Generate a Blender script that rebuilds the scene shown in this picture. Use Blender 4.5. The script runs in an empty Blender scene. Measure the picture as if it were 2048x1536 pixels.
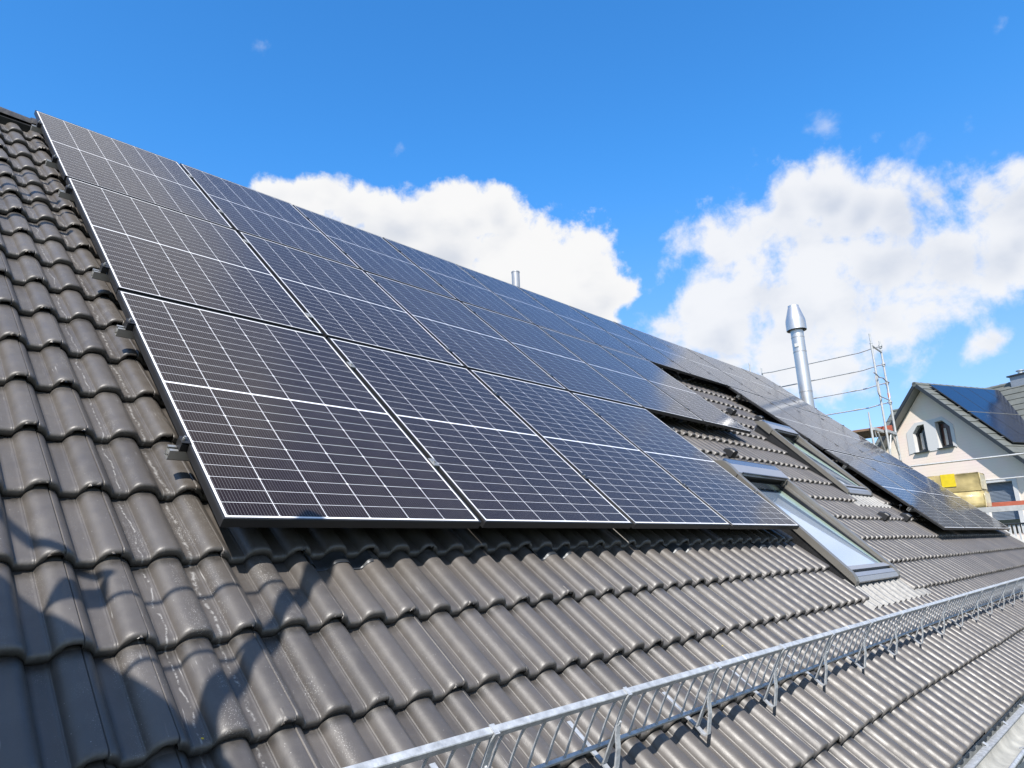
import bpy, bmesh, math, random
import numpy as np
from mathutils import Vector, Matrix
rnd = random.Random(7)
nrs = np.random.RandomState(11)
C = bpy.context.scene.collection
sc = bpy.context.scene
PI = math.pi
R = math.radians

# ------------------------------------------------------------------ camera
PITCH = R(42.0)
cp, sp = math.cos(PITCH), math.sin(PITCH)
def P(u, v, n=0.0):
    """roof plane coordinates (along the eaves, up the slope, off the panels) to world"""
    return Vector((u, v * cp - n * sp, v * sp + n * cp))
cam = bpy.data.cameras.new('camera')
cam.sensor_width = 36.0
cam.lens = 1383.2285 / 2048 * 36
cam.clip_start = 0.05
cam.clip_end = 6000
co = bpy.data.objects.new('camera', cam)
C.objects.link(co)
co.matrix_world = Matrix(((0.6898521, -0.15031356, -0.70817365, -0.98538983),
                          (-0.72285285, -0.1968591, -0.66236716, -2.19526827),
                          (-0.03984766, 0.96884071, -0.24445825, -0.15928532),
                          (0, 0, 0, 1)))
sc.camera = co

# ------------------------------------------------------------------ light
SUN = Vector((-0.552, -0.401, 0.730)).normalized()
sl = bpy.data.lights.new('sun', 'SUN')
sl.energy = 5.0
sl.angle = R(0.55)
sl.color = (1.0, 0.95, 0.885)
so = bpy.data.objects.new('sun', sl)
C.objects.link(so)
so.rotation_euler = SUN.to_track_quat('Z', 'Y').to_euler()
sc.view_settings.view_transform = 'Standard'
sc.view_settings.look = 'None'
sc.view_settings.exposure = 0.8
sc.view_settings.gamma = 1.0

world = bpy.data.worlds.new('World')
sc.world = world
world.use_nodes = True
WN = world.node_tree
WN.nodes.clear()
def wn(t, **k):
    n = WN.nodes.new(t)
    for a, b in k.items():
        setattr(n, a, b)
    return n
def wl(a, b):
    WN.links.new(a, b)
def wmath(op, a, b=None, c=None, clamp=False):
    n = wn('ShaderNodeMath', operation=op, use_clamp=clamp)
    for i, x in enumerate((a, b, c)):
        if x is None:
            continue
        if isinstance(x, (int, float)):
            n.inputs[i].default_value = x
        else:
            wl(x, n.inputs[i])
    return n.outputs[0]
sky = wn('ShaderNodeTexSky', sky_type='NISHITA', sun_disc=False)
sky.sun_elevation = math.asin(SUN.z)
sky.sun_rotation = math.atan2(SUN.x, SUN.y)
sky.air_density = 1.0
sky.dust_density = 0.35
sky.ozone_density = 3.0
tc = wn('ShaderNodeTexCoord')
DIR = tc.outputs['Generated']
hs = wn('ShaderNodeHueSaturation')
hs.inputs['Hue'].default_value = 0.504
hs.inputs['Saturation'].default_value = 1.25
hs.inputs['Value'].default_value = 1.35
wl(sky.outputs[0], hs.inputs['Color'])
hs2 = wn('ShaderNodeHueSaturation')
hs2.inputs['Hue'].default_value = 0.515
hs2.inputs['Saturation'].default_value = 0.88
hs2.inputs['Value'].default_value = 1.05
wl(sky.outputs[0], hs2.inputs['Color'])
sepd = wn('ShaderNodeSeparateXYZ'); wl(DIR, sepd.inputs[0])
zr = wn('ShaderNodeMapRange', interpolation_type='SMOOTHSTEP'); wl(sepd.outputs[2], zr.inputs[0])
zr.inputs[1].default_value = 0.08; zr.inputs[2].default_value = 0.55
def gain(x, c):
    n = wn('ShaderNodeVectorMath', operation='MULTIPLY'); wl(x, n.inputs[0]); n.inputs[1].default_value = c
    return n.outputs[0]
skymix = wn('ShaderNodeMixRGB'); wl(zr.outputs[0], skymix.inputs[0]); wl(gain(hs2.outputs[0], (0.66, 0.86, 1.02)), skymix.inputs[1]); wl(gain(hs.outputs[0], (0.74, 1.20, 1.28)), skymix.inputs[2])
# cloud banks: soft discs in the sky broken up by noise
nz = wn('ShaderNodeTexNoise')
nz.inputs['Scale'].default_value = 12.0
nz.inputs['Detail'].default_value = 9.0
nz.inputs['Roughness'].default_value = 0.60
nz.inputs['Distortion'].default_value = 0.15
wl(DIR, nz.inputs['Vector'])
nzc = wn('ShaderNodeTexNoise')
nzc.inputs['Scale'].default_value = 7.0
nzc.inputs['Detail'].default_value = 6.0
wl(DIR, nzc.inputs['Vector'])
sub = wn('ShaderNodeVectorMath', operation='SUBTRACT')
wl(nzc.outputs['Color'], sub.inputs[0]); sub.inputs[1].default_value = (0.5, 0.5, 0.5)
scl = wn('ShaderNodeVectorMath', operation='SCALE')
wl(sub.outputs[0], scl.inputs[0]); scl.inputs['Scale'].default_value = 0.10
warp = wn('ShaderNodeVectorMath', operation='ADD')
wl(DIR, warp.inputs[0]); wl(scl.outputs[0], warp.inputs[1])
CL1 = [(0.392, 0.791, 0.47, 0.039), (0.422, 0.769, 0.48, 0.036), (0.456, 0.749, 0.48, 0.041), (0.496, 0.737, 0.46, 0.047), (0.542, 0.708, 0.453, 0.055), (0.576, 0.673, 0.463, 0.049), (0.598, 0.645, 0.475, 0.045), (0.629, 0.611, 0.48, 0.042), (0.666, 0.596, 0.449, 0.056), (0.659, 0.629, 0.412, 0.085), (0.713, 0.574, 0.402, 0.06), (0.749, 0.53, 0.398, 0.049), (0.775, 0.522, 0.357, 0.039), (0.759, 0.551, 0.346, 0.064), (0.532, 0.74, 0.412, 0.07), (0.597, 0.688, 0.414, 0.078), (0.435, 0.788, 0.436, 0.053), (0.629, 0.705, 0.328, 0.115)]
CL2 = [(0.829, 0.467, 0.309, 0.041), (0.839, 0.422, 0.343, 0.051), (0.839, 0.387, 0.383, 0.04), (0.846, 0.344, 0.407, 0.048), (0.849, 0.3, 0.435, 0.037), (0.864, 0.261, 0.431, 0.039), (0.878, 0.294, 0.378, 0.081), (0.869, 0.364, 0.334, 0.085), (0.885, 0.229, 0.405, 0.05), (0.901, 0.183, 0.393, 0.054), (0.907, 0.14, 0.398, 0.044), (0.922, 0.1, 0.374, 0.04), (0.932, 0.066, 0.357, 0.046), (0.916, 0.213, 0.34, 0.064), (0.932, 0.151, 0.331, 0.061), (0.942, 0.104, 0.318, 0.048), (0.911, 0.285, 0.299, 0.08), (0.87, 0.409, 0.274, 0.073), (0.902, 0.347, 0.258, 0.071), (0.935, 0.23, 0.269, 0.053), (0.933, 0.285, 0.221, 0.043), (0.965, 0.134, 0.225, 0.024), (0.942, 0.044, 0.334, 0.059), (0.938, 0.085, 0.335, 0.031)]
WISP = [(0.3304, 0.7055, 0.627, 0.0103), (0.8265, 0.2322, 0.5128, 0.0201), (0.8484, 0.1869, 0.4952, 0.014), (0.8737, 0.1505, 0.4627, 0.0235), (0.8815, 0.1016, 0.4611, 0.0109), (0.8439, 0.0371, 0.5352, 0.0141), (0.5173, 0.6648, 0.5389, 0.0148), (0.9032, 0.0787, 0.4219, 0.0143)]
def field(blobs, vec):
    acc = None
    for x, y, z, r in blobs:
        d = wn('ShaderNodeVectorMath', operation='DISTANCE')
        wl(vec, d.inputs[0]); d.inputs[1].default_value = (x, y, z)
        m = wmath('MULTIPLY_ADD', d.outputs['Value'], -1.0 / r, 1.0)
        acc = m if acc is None else wmath('SMOOTH_MAX', acc, m, 0.35)
    return acc
def sstep(x, a, b):
    n = wn('ShaderNodeMapRange', interpolation_type='SMOOTHSTEP')
    wl(x, n.inputs[0]); n.inputs[1].default_value = a; n.inputs[2].default_value = b
    return n.outputs[0]
nf = wmath('SUBTRACT', nz.outputs['Fac'], 0.5)
f1 = field(CL1, warp.outputs[0])
f2 = field(CL2, warp.outputs[0])
f3 = field(WISP, warp.outputs[0])
d1 = sstep(wmath('MULTIPLY_ADD', nf, 2.5, f1), -0.12, 0.30)
d2 = wmath('MULTIPLY', sstep(wmath('MULTIPLY_ADD', nf, 3.9, f2), -0.42, 0.50), 0.93)
d3 = wmath('MULTIPLY', sstep(wmath('MULTIPLY_ADD', nf, 6.5, f3), -0.1, 1.7), 0.4)
# unseen broken cloud behind the viewer, added to whiten the fill light
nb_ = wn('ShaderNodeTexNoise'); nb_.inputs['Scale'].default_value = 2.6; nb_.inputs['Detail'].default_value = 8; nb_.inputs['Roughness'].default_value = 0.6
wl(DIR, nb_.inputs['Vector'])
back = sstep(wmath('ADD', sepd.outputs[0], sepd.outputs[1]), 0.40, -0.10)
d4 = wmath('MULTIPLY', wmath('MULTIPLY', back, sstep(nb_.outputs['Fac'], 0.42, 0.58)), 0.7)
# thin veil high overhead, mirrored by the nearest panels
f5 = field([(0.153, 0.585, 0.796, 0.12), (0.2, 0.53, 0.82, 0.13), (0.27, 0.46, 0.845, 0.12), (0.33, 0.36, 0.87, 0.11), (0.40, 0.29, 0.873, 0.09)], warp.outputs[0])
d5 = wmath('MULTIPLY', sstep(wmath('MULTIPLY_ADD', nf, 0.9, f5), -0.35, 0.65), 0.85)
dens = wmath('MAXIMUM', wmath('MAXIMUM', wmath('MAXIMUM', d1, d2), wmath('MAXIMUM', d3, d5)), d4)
# soft grey relief inside the clouds
nz2 = wn('ShaderNodeTexNoise')
nz2.inputs['Scale'].default_value = 6.0
nz2.inputs['Detail'].default_value = 5.0
nz2.inputs['Roughness'].default_value = 0.5
mp = wn('ShaderNodeMapping')
mp.inputs['Location'].default_value = (0.3, 0.2, 0.11)
mp.inputs['Scale'].default_value = (1.0, 1.0, 1.7)
wl(DIR, mp.inputs['Vector']); wl(mp.outputs[0], nz2.inputs['Vector'])
deep = sstep(wmath('MAXIMUM', f1, f2), 0.15, 1.0)
shade = wmath('SUBTRACT', 1.0, wmath('MULTIPLY', deep, sstep(nz2.outputs['Fac'], 0.62, 0.36)))
cr = wn('ShaderNodeMixRGB')
cr.inputs[1].default_value = (0.66, 0.70, 0.78, 1)
cr.inputs[2].default_value = (0.94, 0.94, 0.945, 1)
wl(shade, cr.inputs[0])
bsky = wn('ShaderNodeBackground')
wl(skymix.outputs[0], bsky.inputs[0]); bsky.inputs[1].default_value = 0.10
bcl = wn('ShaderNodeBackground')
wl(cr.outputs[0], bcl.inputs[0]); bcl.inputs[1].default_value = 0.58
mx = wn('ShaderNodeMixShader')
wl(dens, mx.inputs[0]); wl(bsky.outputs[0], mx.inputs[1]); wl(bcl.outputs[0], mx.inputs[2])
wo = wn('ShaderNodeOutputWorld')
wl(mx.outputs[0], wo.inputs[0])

# ------------------------------------------------------------------ materials
def newmat(name):
    m = bpy.data.materials.new(name)
    m.use_nodes = True
    return m, m.node_tree, m.node_tree.nodes['Principled BSDF']
def setp(b, **k):
    names = dict(rough='Roughness', metal='Metallic', spec='Specular IOR Level', coat='Coat Weight',
                 coatr='Coat Roughness', ior='IOR', trans='Transmission Weight', coatior='Coat IOR')
    for a, v in k.items():
        b.inputs[names[a]].default_value = v
ALB = 0.66      # the camera exposure is high, so surfaces carry correspondingly darker base colours
def simple(name, col, rough=0.5, metal=0.0, spec=0.5, var=0.12, scale=12.0, bump=0.0, bscale=60.0, coord='Object', **k):
    m, nt, b = newmat(name)
    col = tuple(x * ALB for x in col)
    setp(b, rough=rough, metal=metal, spec=spec, **k)
    t = nt.nodes.new('ShaderNodeTexCoord')
    n = nt.nodes.new('ShaderNodeTexNoise')
    n.inputs['Scale'].default_value = scale
    n.inputs['Detail'].default_value = 6
    nt.links.new(t.outputs[coord], n.inputs['Vector'])
    r = nt.nodes.new('ShaderNodeMapRange')
    r.inputs[1].default_value = 0.25; r.inputs[2].default_value = 0.75
    r.inputs[3].default_value = 1 - var; r.inputs[4].default_value = 1 + var
    nt.links.new(n.outputs['Fac'], r.inputs[0])
    mxn = nt.nodes.new('ShaderNodeVectorMath'); mxn.operation = 'SCALE'
    mxn.inputs[0].default_value = col[:3]
    nt.links.new(r.outputs[0], mxn.inputs['Scale'])
    nt.links.new(mxn.outputs[0], b.inputs['Base Color'])
    rr = nt.nodes.new('ShaderNodeMapRange')
    rr.inputs[3].default_value = max(0.02, rough - 0.08); rr.inputs[4].default_value = min(1, rough + 0.08)
    nt.links.new(n.outputs['Fac'], rr.inputs[0]); nt.links.new(rr.outputs[0], b.inputs['Roughness'])
    if bump:
        n2 = nt.nodes.new('ShaderNodeTexNoise'); n2.inputs['Scale'].default_value = bscale; n2.inputs['Detail'].default_value = 5
        nt.links.new(t.outputs[coord], n2.inputs['Vector'])
        bp = nt.nodes.new('ShaderNodeBump'); bp.inputs['Strength'].default_value = bump; bp.inputs['Distance'].default_value = 0.01
        nt.links.new(n2.outputs['Fac'], bp.inputs['Height']); nt.links.new(bp.outputs[0], b.inputs['Normal'])
    return m

M = {}
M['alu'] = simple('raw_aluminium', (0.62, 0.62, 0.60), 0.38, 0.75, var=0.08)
M['alu_dark'] = simple('shaded_aluminium', (0.42, 0.42, 0.40), 0.45, 0.6, var=0.1)  # duller, rougher aluminium for the hooks and first clamps
M['plate'] = simple('dark_hook_plate', (0.05, 0.055, 0.06), 0.42, 0.4, var=0.3)
M['galv'] = simple('galvanised_steel', (0.58, 0.60, 0.62), 0.48, 0.35, var=0.30, scale=38, bump=0.15, bscale=120)
M['frame'] = simple('black_anodised_frame', (0.03, 0.03, 0.032), 0.42, 0.2, spec=0.4, var=0.2, scale=6)
M['black'] = simple('black_plastic', (0.02, 0.02, 0.021), 0.45, 0.0, var=0.2)
M['blackmetal'] = simple('black_coated_sheet', (0.03, 0.032, 0.036), 0.22, 0.5, var=0.2)
M['steel'] = simple('brushed_stainless', (0.84, 0.83, 0.82), 0.40, 0.85, var=0.06, scale=3)
M['underlay'] = simple('roof_underlay', (0.015, 0.015, 0.015), 0.9)
M['wincover'] = simple('taupe_window_cladding', (0.23, 0.215, 0.19), 0.38, 0.25, var=0.06)
M['winlight'] = simple('light_window_cladding', (0.42, 0.42, 0.44), 0.34, 0.4, var=0.05)
M['sealgreen'] = simple('pale_sash_lining', (0.24, 0.29, 0.22), 0.4, 0.0, var=0.08)
M['lead'] = simple('crinkled_light_apron', (0.27, 0.265, 0.255), 0.55, 0.1, var=0.35, scale=30, bump=0.3, bscale=50)
M['winglass'] = simple('window_glass', (0.72, 0.96, 1.30), 0.03, 0.7, spec=0.8, var=0.0, coat=1.0, coatr=0.02, coatior=1.6)
M['white'] = simple('white_painted_board', (0.72, 0.72, 0.70), 0.5, var=0.05)
M['zinc'] = simple('weathered_zinc', (0.42, 0.45, 0.46), 0.5, 0.4, var=0.3, scale=14, bump=0.2, bscale=30)
M['zincin'] = simple('gutter_lining', (0.48, 0.47, 0.42), 0.6, 0.1, var=0.35, scale=9)
M['render'] = simple('house_plaster', (0.6, 0.57, 0.52), 0.85, var=0.06)
M['wood'] = simple('scaffold_planks', (0.22, 0.14, 0.085), 0.8, var=0.3, scale=8)
M['redboard'] = simple('red_toe_board', (0.40, 0.095, 0.05), 0.6, var=0.15)
M['orange'] = simple('orange_tape', (0.75, 0.22, 0.08), 0.5, var=0.05)
M['scaf'] = simple('galvanised_scaffold_tube', (0.62, 0.63, 0.62), 0.42, 0.35, var=0.14, scale=20)
M['chalk'] = simple('yellow_chalk', (0.75, 0.56, 0.05), 0.9, var=0.2, scale=90)
M['rope'] = simple('dark_hose', (0.03, 0.03, 0.03), 0.7)  # shared by the added shadow casters

VC_, V0_ = 0.3365, 0.010
def tile_material():
    m, nt, b = newmat('concrete_roof_tile')
    L = nt.links.new
    N = nt.nodes.new
    geo = N('ShaderNodeTexCoord')
    at = N('ShaderNodeAttribute'); at.attribute_name = 'tile_rand'
    uvm = N('ShaderNodeAttribute'); uvm.attribute_name = 'roof_uv'
    def noise(scale, detail=5, rough=0.5, vec=None, dist=0.0):
        n = N('ShaderNodeTexNoise'); n.inputs['Scale'].default_value = scale; n.inputs['Detail'].default_value = detail
        n.inputs['Roughness'].default_value = rough; n.inputs['Distortion'].default_value = dist
        L(vec if vec is not None else geo.outputs['Object'], n.inputs['Vector'])
        return n.outputs['Fac']
    def mr(x, a, b_, c=0.0, d=1.0, smooth=False):
        n = N('ShaderNodeMapRange')
        if smooth: n.interpolation_type = 'SMOOTHSTEP'
        L(x, n.inputs[0])
        for i, v in enumerate((a, b_, c, d)): n.inputs[i + 1].default_value = v
        return n.outputs[0]
    def mm(op, a, b_=None, c=None):
        n = N('ShaderNodeMath'); n.operation = op
        for i, x in enumerate((a, b_, c)):
            if x is None: continue
            if isinstance(x, (int, float)): n.inputs[i].default_value = x
            else: L(x, n.inputs[i])
        return n.outputs[0]
    def mixc(f, a, c):
        n = N('ShaderNodeMixRGB')
        if isinstance(f, (int, float)): n.inputs[0].default_value = f
        else: L(f, n.inputs[0])
        for i, x in ((1, a), (2, c)):
            if isinstance(x, tuple): n.inputs[i].default_value = (*x, 1)
            else: L(x, n.inputs[i])
        return n.outputs[0]
    base = mixc(at.outputs['Fac'], (0.044, 0.0385, 0.0345), (0.072, 0.0635, 0.0565))
    base = mixc(mr(noise(3.0, 6), 0.35, 0.7, 0, 0.45), base, (0.044, 0.040, 0.037))
    # fine mineral grain
    base = mixc(mr(noise(900, 2), 0.3, 0.8, 0, 0.35), base, (0.11, 0.10, 0.095))
    base = mixc(mr(noise(1.1, 3), 0.4, 0.65, 0, 0.35), base, (0.072, 0.062, 0.050))
    # lime and cement splashes: streaks running down the water courses and a few hand marks
    mpv = N('ShaderNodeMapping'); mpv.inputs['Scale'].default_value = (14, 1.6, 1)
    L(uvm.outputs['Vector'], mpv.inputs['Vector'])
    streak = mr(noise(1.0, 3, 0.5, mpv.outputs[0]), 0.52, 0.68, 0, 1, True)
    sp_ = N('ShaderNodeTexVoronoi'); sp_.inputs['Scale'].default_value = 210
    L(geo.outputs['Object'], sp_.inputs['Vector'])
    specks = mr(sp_.outputs['Distance'], 0.16, 0.26, 1, 0)
    sep = N('ShaderNodeSeparateXYZ'); L(uvm.outputs['Vector'], sep.inputs[0])
    near = mm('MULTIPLY', mr(sep.outputs[0], -0.40, -0.05, 0.25, 1), mr(sep.outputs[0], 0.1, 0.5, 1, 0.12))
    f_speck = mm('MULTIPLY', mm('MULTIPLY', specks, mm('ADD', streak, 0.05)), mr(noise(14, 3), 0.42, 0.58, 0, 1))
    f_speck = mm('MULTIPLY', f_speck, mm('MULTIPLY_ADD', near, 0.9, 0.12))
    # solid wandering lime line in the water course next to the panels
    wob = mm('MULTIPLY_ADD', noise(9, 4), 0.05, -0.025)
    def line(u0, w):
        dd = mm('ABSOLUTE', mm('SUBTRACT', mm('ADD', sep.outputs[0], wob), u0))
        return mr(dd, 0.0, w, 1, 0)
    lime = mm('MAXIMUM', line(-0.040, 0.007), line(-0.185, 0.004))
    lime = mm('MULTIPLY', lime, mr(noise(60, 4, 0.7), 0.46, 0.56, 0, 1))
    sp2 = N('ShaderNodeTexVoronoi'); sp2.inputs['Scale'].default_value = 60
    L(geo.outputs['Object'], sp2.inputs['Vector'])
    big = mm('MULTIPLY', mr(sp2.outputs['Distance'], 0.05, 0.09, 1, 0), mr(noise(5, 2), 0.5, 0.62, 0, 1))
    # scuffs
    mps = N('ShaderNodeMapping'); mps.inputs['Rotation'].default_value = (0, 0, 0.6); mps.inputs['Scale'].default_value = (160, 9, 1)
    L(uvm.outputs['Vector'], mps.inputs['Vector'])
    scuff = mm('MULTIPLY', mr(noise(1.0, 2, 0.5, mps.outputs[0], 0.8), 0.66, 0.74, 0, 1), mr(noise(4.2, 3), 0.53, 0.66, 0, 0.55))
    dust = mr(noise(7, 7, 0.7), 0.45, 0.85, 0, 0.42)
    base = mixc(dust, base, (0.12, 0.11, 0.10))
    tot = mm('MINIMUM', mm('ADD', mm('ADD', f_speck, scuff), mm('ADD', mm('MULTIPLY', big, 0.7), mm('MULTIPLY', lime, 0.6))), 0.85)
    base = mixc(tot, base, (0.36, 0.35, 0.335))
    # grime collected in the laps, just below the nose of the next course
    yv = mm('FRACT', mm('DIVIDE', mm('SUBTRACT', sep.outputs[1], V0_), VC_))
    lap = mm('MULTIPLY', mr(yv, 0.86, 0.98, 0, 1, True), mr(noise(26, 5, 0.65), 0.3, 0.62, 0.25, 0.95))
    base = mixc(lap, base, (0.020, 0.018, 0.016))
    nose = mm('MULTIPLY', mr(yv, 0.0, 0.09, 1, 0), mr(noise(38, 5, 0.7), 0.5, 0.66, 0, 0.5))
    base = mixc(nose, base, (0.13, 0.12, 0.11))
    L(base, b.inputs['Base Color'])
    L(mr(noise(20, 5), 0.3, 0.7, 0.38, 0.54), b.inputs['Roughness'])
    b.inputs['Specular IOR Level'].default_value = 0.65
    bp = N('ShaderNodeBump'); bp.inputs['Strength'].default_value = 0.35; bp.inputs['Distance'].default_value = 0.0012
    L(mm('ADD', noise(500, 3, 0.7), mm('MULTIPLY', noise(60, 3), 0.8)), bp.inputs['Height'])
    L(bp.outputs[0], b.inputs['Normal'])
    return m
M['tile'] = tile_material()

PW, PH = 1.134, 1.762          # solar panel
GX, GY = 0.0261, 0.027
def cell_material():
    m, nt, b = newmat('solar_cells_under_glass')
    L = nt.links.new; N = nt.nodes.new
    t = N('ShaderNodeTexCoord'); s = N('ShaderNodeSeparateXYZ'); L(t.outputs['Object'], s.inputs[0])
    def mm(op, a, b_=None, c=None, clamp=False):
        n = N('ShaderNodeMath'); n.operation = op; n.use_clamp = clamp
        for i, x in enumerate((a, b_, c)):
            if x is None: continue
            if isinstance(x, (int, float)): n.inputs[i].default_value = x
            else: L(x, n.inputs[i])
        return n.outputs[0]
    X, Y = s.outputs[0], s.outputs[1]
    cw = 0.1835; x0 = (PW - 6 * cw) / 2
    half = 0.0715 * 12; mid = PH / 2; y1 = mid - 0.005 - half; y2 = mid + 0.005
    cx = mm('SUBTRACT', X, x0)
    fx = mm('MODULO', mm('ADD', cx, cw * 4), cw)                     # position inside a cell column
    gapx = mm('LESS_THAN', mm('MINIMUM', fx, mm('SUBTRACT', cw, fx)), 0.0013)
    outx = mm('MAXIMUM', mm('LESS_THAN', cx, 0.0), mm('GREATER_THAN', cx, 6 * cw))
    upper = mm('GREATER_THAN', Y, mid)
    yy = mm('SUBTRACT', Y, mm('MULTIPLY_ADD', upper, y2 - y1, y1))
    outy = mm('MAXIMUM', mm('LESS_THAN', yy, 0.0), mm('GREATER_THAN', yy, half))
    fy = mm('MODULO', mm('ADD', yy, 0.0715 * 30), 0.0715)
    gapy = mm('LESS_THAN', mm('MINIMUM', fy, mm('SUBTRACT', 0.0715, fy)), 0.00085)
    fy3 = mm('MODULO', mm('ADD', yy, 0.2145 * 10), 0.2145)
    dia = mm('LESS_THAN', mm('ADD', mm('MINIMUM', fx, mm('SUBTRACT', cw, fx)), mm('MINIMUM', fy3, mm('SUBTRACT', 0.2145, fy3))), 0.0065)
    white = mm('MAXIMUM', mm('MAXIMUM', gapx, outx), mm('MAXIMUM', mm('MAXIMUM', outy, gapy), dia))
    bb = cw / 16
    fb = mm('MODULO', mm('ADD', fx, bb / 2), bb)
    bus = mm('LESS_THAN', mm('MINIMUM', fb, mm('SUBTRACT', bb, fb)), 0.00048)
    nz_ = N('ShaderNodeTexNoise'); nz_.inputs['Scale'].default_value = 0.9; nz_.inputs['Detail'].default_value = 3
    L(t.outputs['Object'], nz_.inputs['Vector'])
    c0 = N('ShaderNodeMixRGB'); L(nz_.outputs['Fac'], c0.inputs[0])
    c0.inputs[1].default_value = (0.0130, 0.0060, 0.0042, 1); c0.inputs[2].default_value = (0.0080, 0.0046, 0.0045, 1)
    c1 = N('ShaderNodeMixRGB'); L(mm('MULTIPLY', bus, 0.85), c1.inputs[0]); L(c0.outputs[0], c1.inputs[1]); c1.inputs[2].default_value = (0.17, 0.17, 0.17, 1)
    c2 = N('ShaderNodeMixRGB'); L(white, c2.inputs[0]); L(c1.outputs[0], c2.inputs[1]); c2.inputs[2].default_value = (0.62, 0.62, 0.63, 1)
    # faint dust film and a few dried splashes
    n2 = N('ShaderNodeTexNoise'); n2.inputs['Scale'].default_value = 5; n2.inputs['Detail'].default_value = 8; n2.inputs['Roughness'].default_value = 0.7
    L(t.outputs['Object'], n2.inputs['Vector'])
    v = N('ShaderNodeTexVoronoi'); v.inputs['Scale'].default_value = 22; L(t.outputs['Object'], v.inputs['Vector'])
    r1 = N('ShaderNodeMapRange'); L(v.outputs['Distance'], r1.inputs[0]); r1.inputs[1].default_value = 0.04; r1.inputs[2].default_value = 0.07; r1.inputs[3].default_value = 0.5; r1.inputs[4].default_value = 0.0
    r2 = N('ShaderNodeMapRange'); L(n2.outputs['Fac'], r2.inputs[0]); r2.inputs[1].default_value = 0.45; r2.inputs[2].default_value = 0.85; r2.inputs[3].default_value = 0.008; r2.inputs[4].default_value = 0.06
    dust = mm('ADD', mm('MULTIPLY', r1.outputs[0], mm('GREATER_THAN', n2.outputs['Fac'], 0.6)), r2.outputs[0])
    c3 = N('ShaderNodeMixRGB'); L(dust, c3.inputs[0]); L(c2.outputs[0], c3.inputs[1]); c3.inputs[2].default_value = (0.26, 0.235, 0.21, 1)
    L(c3.outputs[0], b.inputs['Base Color'])
    setp(b, rough=0.40, spec=0.10, coat=0.62, coatr=0.07)
    b.inputs['Specular Tint'].default_value = (1.0, 0.80, 0.66, 1)
    b.inputs['Coat IOR'].default_value = 1.29
    return m
M['cells'] = cell_material()

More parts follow.
